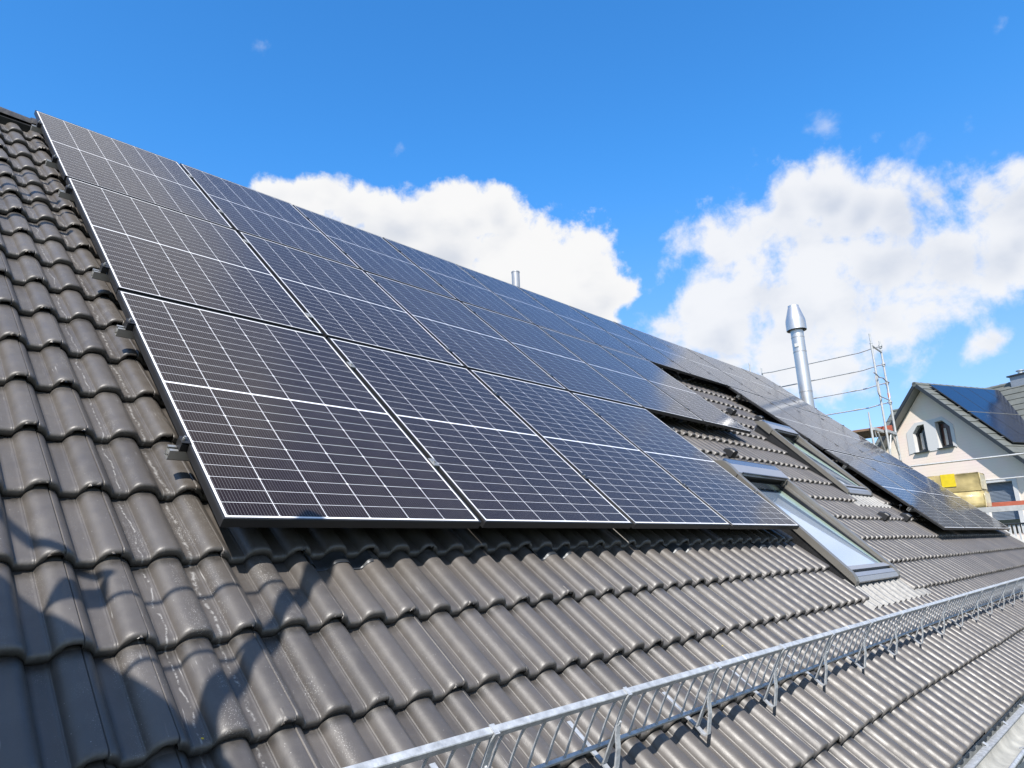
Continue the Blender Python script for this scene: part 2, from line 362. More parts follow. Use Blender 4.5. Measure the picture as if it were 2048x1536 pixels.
# ------------------------------------------------------------------ mesh helpers
def obj(name, verts, faces, mat, parent=None, smooth=False):
    me = bpy.data.meshes.new(name)
    me.from_pydata([tuple(v) for v in verts], [], faces)
    me.update()
    if mat: me.materials.append(M[mat] if isinstance(mat, str) else mat)
    if smooth:
        me.polygons.foreach_set('use_smooth', [True] * len(me.polygons))
        try: me.set_sharp_from_angle(angle=R(40))
        except Exception: pass
    o = bpy.data.objects.new(name, me)
    C.objects.link(o)
    if parent: o.parent = parent
    return o
class MB:
    def __init__(s): s.v = []; s.f = []
    def add(s, vs, fs):
        b = len(s.v); s.v += [Vector(v) for v in vs]; s.f += [[b + i for i in f] for f in fs]; return s
    def box(s, x0, x1, y0, y1, z0, z1, T=None, ch=0.0):
        c = [(x0, y0, z0), (x1, y0, z0), (x1, y1, z0), (x0, y1, z0), (x0, y0, z1), (x1, y0, z1), (x1, y1, z1), (x0, y1, z1)]
        if ch:
            a = ch
            c = [(x0, y0, z0), (x1, y0, z0), (x1, y1, z0), (x0, y1, z0),
                 (x0, y0, z1 - a), (x1, y0, z1 - a), (x1, y1, z1 - a), (x0, y1, z1 - a),
                 (x0 + a, y0 + a, z1), (x1 - a, y0 + a, z1), (x1 - a, y1 - a, z1), (x0 + a, y1 - a, z1)]
            fs = [(3, 2, 1, 0), (0, 1, 5, 4), (1, 2, 6, 5), (2, 3, 7, 6), (3, 0, 4, 7), (4, 5, 9, 8), (5, 6, 10, 9), (6, 7, 11, 10), (7, 4, 8, 11), (8, 9, 10, 11)]
        else:
            fs = [(3, 2, 1, 0), (4, 5, 6, 7), (0, 1, 5, 4), (1, 2, 6, 5), (2, 3, 7, 6), (3, 0, 4, 7)]
        c = [Vector(p) for p in c]
        if T: c = [T(p) for p in c]
        return s.add(c, fs)
    def hexa(s, p):      # 8 explicit corners, bottom ring then top ring
        return s.add(p, [(3, 2, 1, 0), (4, 5, 6, 7), (0, 1, 5, 4), (1, 2, 6, 5), (2, 3, 7, 6), (3, 0, 4, 7)])
    def tube(s, pts, r, seg=10, cap=True, rs=None):
        pts = [Vector(p) for p in pts]; n = len(pts)
        t0 = (pts[1] - pts[0]).normalized()
        up = Vector((0, 0, 1)) if abs(t0.z) < 0.9 else Vector((1, 0, 0))
        x = t0.cross(up).normalized(); vs = []
        for i, p in enumerate(pts):
            t = (pts[min(i + 1, n - 1)] - pts[max(i - 1, 0)]).normalized()
            x = (x - t * x.dot(t)).normalized(); y = t.cross(x)
            rr = rs[i] if rs else r
            for k in range(seg):
                a = 2 * PI * k / seg
                vs.append(p + x * math.cos(a) * rr + y * math.sin(a) * rr)
        fs = [(i * seg + k, i * seg + (k + 1) % seg, (i + 1) * seg + (k + 1) % seg, (i + 1) * seg + k) for i in range(n - 1) for k in range(seg)]
        if cap: fs += [tuple(range(seg - 1, -1, -1)), tuple((n - 1) * seg + k for k in range(seg))]
        return s.add(vs, fs)
    def strip(s, pts, w, t, side=Vector((1, 0, 0))):
        """flat bar of width w along `side`, thickness t, following pts"""
        pts = [Vector(p) for p in pts]; n = len(pts); vs = []
        for i, p in enumerate(pts):
            d = (pts[min(i + 1, n - 1)] - pts[max(i - 1, 0)]).normalized()
            q = d.cross(side).normalized()
            for a, b_ in ((-1, -1), (1, -1), (1, 1), (-1, 1)):
                vs.append(p + side * a * w / 2 + q * b_ * t / 2)
        fs = [(4 * i + k, 4 * i + (k + 1) % 4, 4 * i + 4 + (k + 1) % 4, 4 * i + 4 + k) for i in range(n - 1) for k in range(4)]
        fs += [(3, 2, 1, 0), tuple(4 * (n - 1) + k for k in range(4))]
        return s.add(vs, fs)
    def lathe(s, prof, seg=28, c=(0, 0)):
        vs = []
        for r_, z in prof:
            for k in range(seg):
                a = 2 * PI * k / seg; vs.append((c[0] + r_ * math.cos(a), c[1] + r_ * math.sin(a), z))
        fs = [(i * seg + k, i * seg + (k + 1) % seg, (i + 1) * seg + (k + 1) % seg, (i + 1) * seg + k) for i in range(len(prof) - 1) for k in range(seg)]
        return s.add(vs, fs)
    def poly(s, pts, d):
        """prism: polygon pts extruded by vector d"""
        n = len(pts); pts = [Vector(p) for p in pts]; d = Vector(d)
        return s.add(pts + [p + d for p in pts], [tuple(range(n - 1, -1, -1)), tuple(range(n, 2 * n))] + [(i, (i + 1) % n, n + (i + 1) % n, n + i) for i in range(n)])
    def build(s, name, mat, parent=None, smooth=False):
        return obj(name, s.v, s.f, mat, parent, smooth)
def thing(name, label, cat, loc=(0, 0, 0), rot=(0, 0, 0), group=None):
    o = bpy.data.objects.new(name, None); C.objects.link(o)
    o.empty_display_size = 0.2
    o.location = loc; o.rotation_euler = rot
    o['label'] = label; o['category'] = cat
    if group: o['group'] = group
    return o
def roof_thing(name, label, cat, u, v, n, group=None):
    return thing(name, label, cat, P(u, v, n), (PITCH, 0, 0), group)
def part_empty(name, parent):
    o = bpy.data.objects.new(name, None); C.objects.link(o); o.parent = parent; return o
def tag(o, label, cat, group=None):
    o['label'] = label; o['category'] = cat
    if group: o['group'] = group
def dup(root, label=None):
    r = root.copy(); C.objects.link(r)
    if label: r['label'] = label
    for ch in list(root.children):
        c = ch.copy(); C.objects.link(c); c.parent = r
        for g in list(ch.children):
            d = g.copy(); C.objects.link(d); d.parent = c
    return r
ORD = ['first', 'second', 'third', 'fourth', 'fifth', 'sixth', 'seventh', 'eighth', 'ninth', 'tenth', 'eleventh', 'twelfth', 'thirteenth', 'fourteenth']

# ------------------------------------------------------------------ ground
GZ = -5.2
gm = simple('grass_ground', (0.06, 0.085, 0.035), 0.95, var=0.4, scale=0.8)
g = obj('ground', [(-600, -600, GZ), (1500, -600, GZ), (1500, 1500, GZ), (-600, 1500, GZ)], [(0, 1, 2, 3)], gm)
g['kind'] = 'structure'
yard = obj('yard', [(-5, -9, GZ + .004), (24, -9, GZ + .004), (24, -0.6, GZ + .004), (-5, -0.6, GZ + .004)], [(0, 1, 2, 3)],
           simple('gravel_yard', (0.10, 0.095, 0.085), 0.95, var=0.45, scale=6))
yard['kind'] = 'structure'

# ------------------------------------------------------------------ our house: tiled roof
VC, V0 = 0.3365, 0.010          # course height, front edge of course 0
K0, K1 = -5, 16                 # courses
TILT = 0.034                    # each course stands this proud of the one below
SEAM0 = 0.350                   # tile joints at SEAM0 + 0.3 k
UEND = 14.485
HOLES = [(4.735, 5.960, -2, 2), (8.035, 9.085, 2, 6)]      # roof windows: u range, course range
def prof(x):
    """tile surface height over the water course, x measured inside a 0.15 m hump period"""
    x = np.asarray(x, float)
    t = np.clip((x - 0.05) / 0.10, 0, 1)
    h = 0.038 * np.power(np.clip(1 - np.abs(2 * t - 1) ** 2.9, 0, 1), 0.70)
    bead = 0.0022 * np.exp(-((x - 0.0465) / 0.0038) ** 2)
    return h + bead
def surf(u, v):
    k = math.floor((v - V0) / VC)
    y = v - V0 - k * VC
    return -0.166 + float(prof((u - 0.235) % 0.15)) - y * TILT / VC

house = thing('house', 'house with long dark grey brown tiled roof carrying the solar panels and two roof windows', 'house', (7, 3, GZ))
HO = Vector((7, 3, GZ))
def hp(name, mb, mat, parent=None, smooth=False):
    """part of the house built in world coordinates"""
    off = HO if parent is None else HO
    o = obj(name, [Vector(v) - off for v in mb.v], mb.f, mat, parent or house, smooth)
    return o

def build_tiles():
    xs = [0.0, 0.014, 0.028, 0.0385, 0.0415, 0.0435, 0.0455, 0.0475, 0.0495, 0.0515, 0.0545, 0.0585, 0.0635, 0.070, 0.078, 0.087, 0.096, 0.105,
          0.1112, 0.1122, 0.1128, 0.1162, 0.1168, 0.120, 0.126, 0.133, 0.139, 0.1435, 0.1465, 0.1485]
    xs = np.array(xs); nx = len(xs)
    j0 = int(round((-3.0 - 0.235) / 0.15)) ; j1 = int(math.floor((UEND - 0.235) / 0.15))
    units = np.arange(j0, j1 + 1)
    U = (0.235 + 0.15 * units[:, None] + xs[None, :]).ravel()
    XX = np.tile(xs, len(units)); J = np.repeat(units, nx)
    seam = np.where(J >= -4, J % 2 == 0, J % 2 != 0)      # one half-width tile column near the left edge
    tile_idx = np.floor((U - np.where(J >= -4, 0, 0.15) - SEAM0) / 0.30 + 1e-6).astype(int)
    ti0 = tile_idx.min(); nt_ = tile_idx.max() - ti0 + 1
    # rows: (y, drop along n) - underside, nose arc, body
    r = 0.015
    rows = [(0.034, -0.0310, 2), (0.007, -0.0322, 2), (0.0014, -0.0305, 1)]
    for a in (0, 18, 36, 54, 72, 90):
        a = R(a); rows.append((r - r * math.cos(a), -r + r * math.sin(a), 0))
    rows += [(0.024, 0.0006, 0), (0.045, 0, 0), (0.11, 0, 0), (0.2, 0, 0), (0.29, 0, 0), (VC + 0.03, 0, 0)]
    nr = len(rows); nu = len(U)
    allv = []; allf = []; rv = []; uvs = []; base = 0
    kk = np.arange(K0, K1)
    for k in kk:
        jn = nrs.normal(0, 0.0013, nt_); jy = nrs.normal(0, 0.0022, nt_); jt = nrs.normal(0, 0.006, nt_); cr_ = nrs.rand(nt_)
        ti = tile_idx - ti0
        tc_u = SEAM0 + 0.30 * (tile_idx) + 0.15
        h = prof(XX)
        groove = np.zeros(nu)
        g1 = seam & (XX > 0.1124) & (XX < 0.1166)
        groove[g1] = -0.014
        lip = np.where(seam & (XX >= 0.1166), -0.0022, 0.0)
        notch = seam & (XX > 0.072) & (XX < 0.1166)
        ndepth = nrs.uniform(0.014, 0.026, nt_)[ti] * np.where(notch, 1, 0) * np.clip(nrs.normal(1, 0.25, nu), 0.4, 1.4)
        rag = nrs.normal(0, 0.0006, nu)
        V = np.zeros((nr, nu, 3))
        for i, (y, d, kind) in enumerate(rows):
            yv = V0 + k * VC + y + jy[ti]
            nn = -0.166 + h * (1.0) + groove * (1 if y > 0.003 or kind == 0 else 0.3) + lip + jn[ti] + jt[ti] * (U - tc_u) - max(y, 0) * TILT / VC
            dd = np.full(nu, d)
            if kind == 1: dd = dd + ndepth + rag
            if kind == 2: dd = dd + ndepth + rag; yv = yv + np.where(notch, 0.006, 0)
            nn = nn + dd
            V[i, :, 0] = U; V[i, :, 1] = yv * cp - nn * sp; V[i, :, 2] = yv * sp + nn * cp
        vv = V.reshape(-1, 3)
        a = (np.arange(nr - 1)[:, None] * nu + np.arange(nu - 1)[None, :])
        f = np.stack([a, a + 1, a + 1 + nu, a + nu], -1)
        keep = np.ones(nu - 1, bool)
        for (ua, ub, ka, kb) in HOLES:
            if ka <= k <= kb:
                um = (U[:-1] + U[1:]) / 2
                keep &= ~((um > ua) & (um < ub))
        f = f[:, keep].reshape(-1, 4)
        allv.append(vv); allf.append(f + base); base += len(vv)
        rv.append(np.tile(cr_[ti], nr))
        uvk = np.zeros((nr, nu, 3)); uvk[:, :, 0] = U; uvk[:, :, 1] = np.array([V0 + k * VC + r_[0] for r_ in rows])[:, None]
        uvk[:, :, 2] = (k * 7.3 + tile_idx * 3.1)[None, :] % 17
        uvs.append(uvk.reshape(-1, 3))
    V = np.concatenate(allv) - np.array(HO)[None, :]; F = np.concatenate(allf)
    me = bpy.data.meshes.new('roof_tiles')
    me.vertices.add(len(V)); me.vertices.foreach_set('co', V.astype(np.float32).ravel())
    me.loops.add(F.size); me.loops.foreach_set('vertex_index', F.astype(np.int32).ravel())
    me.polygons.add(len(F)); me.polygons.foreach_set('loop_start', (np.arange(len(F)) * 4).astype(np.int32))
    me.polygons.foreach_set('loop_total', np.full(len(F), 4, np.int32)) if False else None
    me.polygons.foreach_set('use_smooth', np.ones(len(F), bool))
    me.update(calc_edges=True)
    at = me.attributes.new('tile_rand', 'FLOAT', 'POINT'); at.data.foreach_set('value', np.concatenate(rv).astype(np.float32))
    at = me.attributes.new('roof_uv', 'FLOAT_VECTOR', 'POINT'); at.data.foreach_set('vector', np.concatenate(uvs).astype(np.float32).ravel())
    me.materials.append(M['tile'])
    o = bpy.data.objects.new('roof_tiles', me); C.objects.link(o); o.parent = house
build_tiles()

VR = 5.43     # ridge line up the slope
# closed roof slab under the tiles with openings at the windows, plus the far slope
mb = MB()
def slab(u0, u1, v0, v1, n1=-0.205, n0=-0.26):
    mb.hexa([P(u0, v0, n0), P(u1, v0, n0), P(u1, v1, n0), P(u0, v1, n0), P(u0, v0, n1), P(u1, v0, n1), P(u1, v1, n1), P(u0, v1, n1)])
slab(-2.95, 4.76, -1.64, 5.35); slab(5.95, 8.06, -1.64, 5.35); slab(9.07, 14.42, -1.64, 5.35)
slab(4.76, 5.95, -1.64, -0.62); slab(4.76, 5.95, 1.00, 5.35); slab(8.06, 9.07, -1.64, 0.72); slab(8.06, 9.07, 2.35, 5.35)
hp('roof_deck', mb, 'underlay')
ridge = P(0, VR, -0.17)
RY, RZ = ridge.y, ridge.z
mb = MB()
mb.poly([(-3.0, RY, RZ), (-3.0, RY + 5.4 * cp, RZ - 5.4 * sp), (-3.0, RY + 5.4 * cp, RZ - 5.4 * sp - .05), (-3.0, RY, RZ - .08)], (17.45, 0, 0))
hp('rear_roof', mb, 'tile')
# ridge caps: overlapping half round tiles
mb = MB()
uu = -3.0
while uu < 14.4:
    seg = []
    L_ = 0.40
    for ux, rr in ((uu, 0.125), (uu + 0.03, 0.128), (uu + L_, 0.112)):
        for a in range(0, 181, 15):
            seg.append((ux, RY + 0.01 - math.cos(R(a)) * rr, RZ - 0.02 + math.sin(R(a)) * rr * 0.78))
    n_ = 13
    mb.add(seg, [(i * n_ + k, i * n_ + k + 1, (i + 1) * n_ + k + 1, (i + 1) * n_ + k) for i in range(2) for k in range(n_ - 1)] + [tuple(range(n_))])
    uu += 0.375
hp('ridge_caps', mb, 'tile', smooth=True)
mb = MB().box(-3.0, 14.45, 0, 0.0, 0, 0)
mb = MB()
mb.hexa([P(-3, 5.30, -0.20), P(14.4, 5.30, -0.20), P(14.4, 5.44, -0.22), P(-3, 5.44, -0.22), P(-3, 5.31, -0.135), P(14.4, 5.31, -0.135), P(14.4, 5.44, -0.12), P(-3, 5.44, -0.12)])
hp('ridge_seal', mb, 'black')
# walls (front eaves wall, gables)
mb = MB()
ez = P(0, -1.2, -0.3)
yb = RY + 3.9
for x0 in (-2.6, 14.08):
    mb.poly([(x0, ez.y, GZ), (x0, yb, GZ), (x0, yb, RZ - (yb - RY) * math.tan(PITCH) - 0.15), (x0, RY, RZ - 0.16), (x0, ez.y, ez.z)], (0.3, 0, 0))
mb.box(-2.3, 14.08, ez.y, ez.y + 0.3, GZ, ez.z)
hp('wall', mb, 'render')
# verge boards
mb = MB()
mb.hexa([P(14.485, -1.70, -0.30), P(14.53, -1.70, -0.30), P(14.53, 5.5, -0.30), P(14.485, 5.5, -0.30), P(14.485, -1.70, -0.125), P(14.53, -1.70, -0.125), P(14.53, 5.5, -0.125), P(14.485, 5.5, -0.125)])
hp('verge_board', mb, 'white')
mb = MB()
mb.hexa([P(-3.06, -1.70, -0.30), P(-3.01, -1.70, -0.30), P(-3.01, 5.5, -0.30), P(-3.06, 5.5, -0.30), P(-3.06, -1.70, -0.125), P(-3.01, -1.70, -0.125), P(-3.01, 5.5, -0.125), P(-3.06, 5.5, -0.125)])
hp('verge_board', mb, 'white')
# fascia and drip flashing
mb = MB()
mb.box(-2.95, 14.4, -1.10, -1.06, -1.55, -1.28)
hp('fascia', mb, 'zinc')
# gutter
gut = part_empty('gutter', house)
gy, gz, gr = -1.245, -1.285, 0.078
mb = MB(); sg = []
nseg = 14
for x in (-2.95, 14.45):
    for r_ in (gr, gr - 0.004):
        for a in range(nseg + 1):
            an = PI + PI * a / nseg
            sg.append((x, gy - math.cos(an) * r_ * -1, gz + math.sin(an) * r_))
n_ = nseg + 1
fs = []
for a in range(nseg):
    fs.append((a, a + 1, 2 * n_ + a + 1, 2 * n_ + a)); fs.append((n_ + a + 1, n_ + a, 3 * n_ + a, 3 * n_ + a + 1))
mb.add(sg, fs)
hp('trough', mb, 'zincin', gut, True)
mb = MB().tube([(-2.95, gy - gr - 0.004, gz + 0.004), (14.45, gy - gr - 0.004, gz + 0.004)], 0.011, 12)
hp('bead', mb, 'galv', gut, True)
mb = MB().box(-2.95, 14.45, gy + gr - 0.012, gy + gr + 0.028, gz - 0.002, gz + 0.004)
hp('back_edge', mb, 'galv', gut)
for i in range(22):
    x = 0.9 + i * 0.6
    mb = MB(); pts = [(x, gy + math.cos(PI + PI * a / 10) * (gr + 0.004), gz + math.sin(PI + PI * a / 10) * (gr + 0.004)) for a in range(11)]
    pts = [(x, gy - gr + 0.018, gz + 0.012), (x, gy - gr - 0.012, gz + 0.022)] + pts + [(x, gy + gr + 0.03, gz + 0.02)]
    mb.strip(pts, 0.026, 0.004)
    hp('gutter_bracket', mb, 'galv', gut)

# roof windows -----------------------------------------------------------
def roof_window(u0, u1, v0, v1, nb, nt, apron_u0, apron_u1, av0, av1, holeL, holeR):
    w = part_empty('roof_window', house)
    def top(y, d=0.0):
        return nb + (nt - nb) * (y - v0) / (v1 - v0) + d
    def hx(mb, ua, ub, va, vb, z0a, z0b, z1a, z1b):
        mb.hexa([P(ua, va, z0a), P(ub, va, z0a), P(ub, vb, z0b), P(ua, vb, z0b), P(ua, va, z1a), P(ub, va, z1a), P(ub, vb, z1b), P(ua, vb, z1b)])
    # side claddings with rounded lower ends
    for s_ in (0, 1):
        mb = MB(); cw_ = 0.062
        ua, ub = (u0, u0 + cw_) if s_ == 0 else (u1 - cw_, u1)
        vs = [v0, v0 + 0.012, v0 + 0.04, v0 + 0.08, v1 - 0.22]
        dz = [-0.055, -0.028, -0.010, 0.0, 0.0]
        for i in range(4):
            hx(mb, ua, ub, vs[i], vs[i + 1], top(vs[i], min(dz[i] - .012, -0.052)), top(vs[i + 1], -0.052), top(vs[i], dz[i]), top(vs[i + 1], dz[i + 1]))
        mbk = MB(); hx(mbk, ua + (.014 if s_ == 0 else 0), ub - (0 if s_ == 0 else .014), v0 + .02, v1 - .02, -0.25, -0.25, top(v0 + .02, -0.0525), top(v1 - .02, -0.0525))
        hp('frame_body', mbk, 'black', w)
        hp('side_cladding', mb, 'wincover', w)
        # bulged upper end
        mb = MB(); e = 0.010
        ring = []
        N_ = 8
        for i in range(N_ + 1):
            t = i / N_; y = v1 - 0.235 + t * 0.26
            hgt = top(y) + 0.012 * math.sin(PI * min(1, t * 1.1)) - (0.05 * max(0, t - 0.7) / 0.3) ** 1.0
            ring.append((y, hgt))
        for i in range(N_):
            hx(mb, ua - e, ub + 0.02 * (1 - s_) , ring[i][0], ring[i + 1][0], top(ring[i][0], -0.075), top(ring[i + 1][0], -0.075), ring[i][1], ring[i + 1][1])
        hp('end_cap', mb, 'wincover', w, True)
    # inner stepped reveal strips on both sides
    gb, gt = nb - 0.022, nt - 0.150       # glass plane
    for s_, (ua, ub) in ((0, (u0 + 0.062, u0 + 0.09)), (1, (u1 - 0.09, u1 - 0.062))):
        mb = MB(); hx(mb, ua, ub, v0 + 0.10, v1 - 0.2, -0.40, -0.46, top(v0 + 0.1, -0.012), top(v1 - 0.2, -0.05))
        hp('inner_cladding', mb, 'wincover', w)
        ua2, ub2 = (ub, ub + 0.022) if s_ == 0 else (ua - 0.022, ua)
        mb = MB(); hx(mb, ua2, ub2, v0 + 0.10, v1 - 0.2, -0.40, -0.46, gb + 0.010, gt + 0.060)
        hp('seal_strip', mb, 'blackmetal', w)
        ua3, ub3 = (ub2, ub2 + 0.02) if s_ == 0 else (ua2 - 0.02, ua2)
        mb = MB(); hx(mb, ua3, ub3, v0 + 0.10, v1 - 0.2, -0.40, -0.46, gb + 0.004, gt + 0.022)
        hp('sash_side', mb, 'sealgreen', w)
    mb = MB(); mb.hexa([P(u0 + .1, v0 + .1, gb - .02), P(u1 - .1, v0 + .1, gb - .02), P(u1 - .1, v1 - .2, gt - .02), P(u0 + .1, v1 - .2, gt - .02),
                        P(u0 + .1, v0 + .1, gb), P(u1 - .1, v0 + .1, gb), P(u1 - .1, v1 - .2, gt), P(u0 + .1, v1 - .2, gt)])
    hp('glass', mb, 'winglass', w)
    # bottom sash rail, slot and front face
    mb = MB(); hx(mb, u0 + .062, u1 - .05, v0 + .105, v0 + .155, gb - .03, gb - .03, top(v0 + .1, -.004), top(v0 + .15, -.016))
    hp('bottom_rail', mb, 'winlight', w)
    mb = MB(); hx(mb, u0 + .062, u1 - .062, v0 + .08, v0 + .105, -0.235, -0.235, top(v0, -.02), top(v0, -.02))
    hp('slot', mb, 'black', w)
    mb = MB(); hx(mb, u0 + .062, u1 - .062, v0 + .006, v0 + .04, top(v0, -.045), top(v0, -.035), top(v0, -.030), top(v0, -.010))
    hx(mb, u0 + .062, u1 - .062, v0 + .044, v0 + .08, top(v0, -.035), top(v0, -.035), top(v0, -.010), top(v0, -.004))
    hp('bottom_cladding', mb, 'winlight', w)
    mb = MB(); hx(mb, u0 + .02, u1 - .02, v0 + .035, v0 + .08, -0.25, -0.25, nb - .036, nb - .036)
    hp('front_seal', mb, 'black', w)
    # hood at the top
    mb = MB(); hx(mb, u0 + .05, u1 - .0, v1 - .215, v1 - .10, top(v1) - .035, top(v1) - .03, top(v1 - .2, .006), top(v1 - .1, .014))
    hx(mb, u0 + .05, u1 - .0, v1 - .02, v1 + .015, -0.2, -0.2, top(v1, .012), top(v1, -.02))
    hp('hood', mb, 'winlight', w)
    mb = MB(); hx(mb, u0 + .05, u1 - .0, v1 - .10, v1 - .02, top(v1) - .03, top(v1) - .03, top(v1 - .1, .011), top(v1, .009))
    hp('hood_strip', mb, simple('blue_grey_hood_strip', (0.10, 0.15, 0.25), 0.25, 0.3, var=0.05), w)
    # dark cavity under the hood: stepped black frames
    mb = MB()
    hx(mb, u0 + .062, u1 - .062, v1 - .2, v1 - .18, -0.46, -0.46, top(v1) - .04, top(v1) - .04)
    hp('cavity', mb, 'black', w)
    mb = MB()
    hx(mb, u0 + .09, u1 - .09, v1 - .235, v1 - .222, gt + 0.14, gt + 0.14, gt + 0.155, gt + 0.155)
    hx(mb, u0 + .09, u1 - .09, v1 - .25, v1 - .235, gt + 0.02, gt + 0.02, gt + 0.075, gt + 0.075)
    hp('top_sash', mb, 'blackmetal', w)
    # rubber gasket along the right edge, round the lower corner
    pts = [P(u1 + .004, v1 - .22, top(v1 - .22) - .01), P(u1 + .004, v0 + .10, top(v0 + .1) - .01), P(u1 + .002, v0 + .04, top(v0) - .018), P(u1 - .01, v0 + .005, top(v0) - .05)]
    hp('gasket', MB().tube(pts, 0.0075, 8), 'black', w, True)
    # flat side flashings
    mb = MB(); hx(mb, holeL - .02, u0, v0 - .05, v1 + .06, -0.20, -0.20, -0.185, -0.185)
    hx(mb, u1, holeR + .02, v0 - .05, v1 + .06, -0.20, -0.20, -0.185, -0.185)
    hx(mb, holeL - .02, holeR + .02, v1 + .015, v1 + .12, -0.20, -0.20, -0.185, -0.175)
    hp('side_flashing', mb, 'blackmetal', w)
    # pleated apron dressed over the tiles below
    mb = MB(); nx_ = int((apron_u1 - apron_u0) / 0.0075); ny_ = 10
    for i in range(nx_ + 1):
        u = apron_u0 + (apron_u1 - apron_u0) * i / nx_
        lo = av0 + 0.006 * math.sin(u * 2 * PI / 0.15) + rnd.uniform(-.002, .002)
        for j in range(ny_ + 1):
            t = j / ny_
            v = lo + (av1 - lo) * t
            s0 = surf(u, min(v, V0 - 2 * VC - 0.001) if av0 < 0 else min(v, V0 + 2 * VC - .001))
            pleat = 0.0035 * math.sin(u * 2 * PI / 0.05) + 0.003 * math.sin(u * 2 * PI / 0.025 + 1)
            flat = min(1, max(0, (t - .75) / .25))
            nn = (s0 + 0.009 + pleat * 1.3) * (1 - flat) + (-0.165 + pleat) * flat
            mb.v.append(P(u, v, nn))
    mb.f = [[i * (ny_ + 1) + j, (i + 1) * (ny_ + 1) + j, (i + 1) * (ny_ + 1) + j + 1, i * (ny_ + 1) + j + 1] for i in range(nx_) for j in range(ny_)]
    hp('apron', mb, 'lead', w, True)
    return w
rw1 = roof_window(4.785, 5.925, -0.53, 0.955, -0.090, 0.010, 4.58, 6.22, -0.745, -0.44, 4.735, 5.96)
rw2 = roof_window(8.085, 9.035, 0.83, 2.30, -0.098, 0.010, 7.93, 9.24, 0.605, 0.90, 8.035, 9.085)

# small black ventilation hoods on the tile ends
for (u, k) in ((5.94, 4), (8.14, 1), (9.09, 1), (8.14, 8), (9.05, 8)):
    j = round((u - 0.335) / 0.15); uc = 0.235 + .10 + j * 0.15; vf = V0 + k * VC
    mb = MB(); N_ = 9
    prf = [(uc + 0.054 * math.cos(PI * a / (N_ - 1)), -0.166 + 0.004 + (0.092 * math.sin(PI * a / (N_ - 1)) ** 0.30)) for a in range(N_)]
    vs = []
    for y, sc_ in ((-0.020, 0.97), (-0.005, 1.0), (0.03, 0.98), (0.09, 0.60)):
        for (x, z) in prf:
            vs.append(P(uc + (x - uc) * (0.7 + 0.3 * sc_), vf + y, -0.166 + (z + 0.166) * sc_))
    mb.add(vs, [(i * N_ + a, i * N_ + a + 1, (i + 1) * N_ + a + 1, (i + 1) * N_ + a) for i in range(3) for a in range(N_ - 1)] + [tuple(range(N_ - 1, -1, -1))])
    for q_ in range(6):
        z = -0.150 + q_ * 0.011
        mb.hexa([P(uc - .036, vf - .026, z), P(uc + .036, vf - .026, z), P(uc + .036, vf - .018, z), P(uc - .036, vf - .018, z), P(uc - .036, vf - .026, z + .004), P(uc + .036, vf - .026, z + .004), P(uc + .036, vf - .018, z + .004), P(uc - .036, vf - .018, z + .004)])
    hp('ventilation_hood', mb, 'black')

# yellow chalk writing left by the roofers on one tile
def chalk(paths, wd):
    mb = MB()
    for pts in paths:
        dense = []
        for a, b_ in zip(pts[:-1], pts[1:]):
            for q_ in range(6): dense.append((a[0] + (b_[0] - a[0]) * q_ / 6, a[1] + (b_[1] - a[1]) * q_ / 6))
        dense.append(pts[-1]); b0 = len(mb.v)
        for i, p in enumerate(dense):
            q0 = dense[max(i - 1, 0)]; q1 = dense[min(i + 1, len(dense) - 1)]
            d = Vector((q1[0] - q0[0], q1[1] - q0[1])); d.normalize(); w_ = wd * rnd.uniform(0.7, 1.15)
            for s_ in (-1, 1):
                u = p[0] - d.y * s_ * w_ / 2; v = p[1] + d.x * s_ * w_ / 2
                mb.v.append(P(u, v, surf(u, v) + 0.0012))
        mb.f += [[b0 + 2 * i, b0 + 2 * i + 1, b0 + 2 * i + 3, b0 + 2 * i + 2] for i in range(len(dense) - 1)]
    o = hp('chalk_mark', mb, 'chalk')
    return o
chalk([[(0.084, -0.711), (0.088, -0.738), (0.089, -0.771)]], 0.007)
chalk([[(0.089, -0.788), (0.089, -0.8), (0.092, -0.811), (0.088, -0.822)], [(0.08, -0.803), (0.094, -0.808)]], 0.0025)
o = chalk([[(0.149, -0.787), (0.15, -0.803), (0.155, -0.811)], [(0.151, -0.788), (0.162, -0.783), (0.171, -0.785), (0.172, -0.793), (0.164, -0.798), (0.153, -0.804)], [(0.165, -0.796), (0.172, -0.801), (0.182, -0.801)]], 0.0022)
o['label'] = 'yellow chalk letter R on the tile hump'
chalk([[(-0.186, -0.640), (-0.180, -0.643)]], 0.005)
chalk([[(2.352, -0.724), (2.366, -0.716), (2.386, -0.722)]], 0.004)

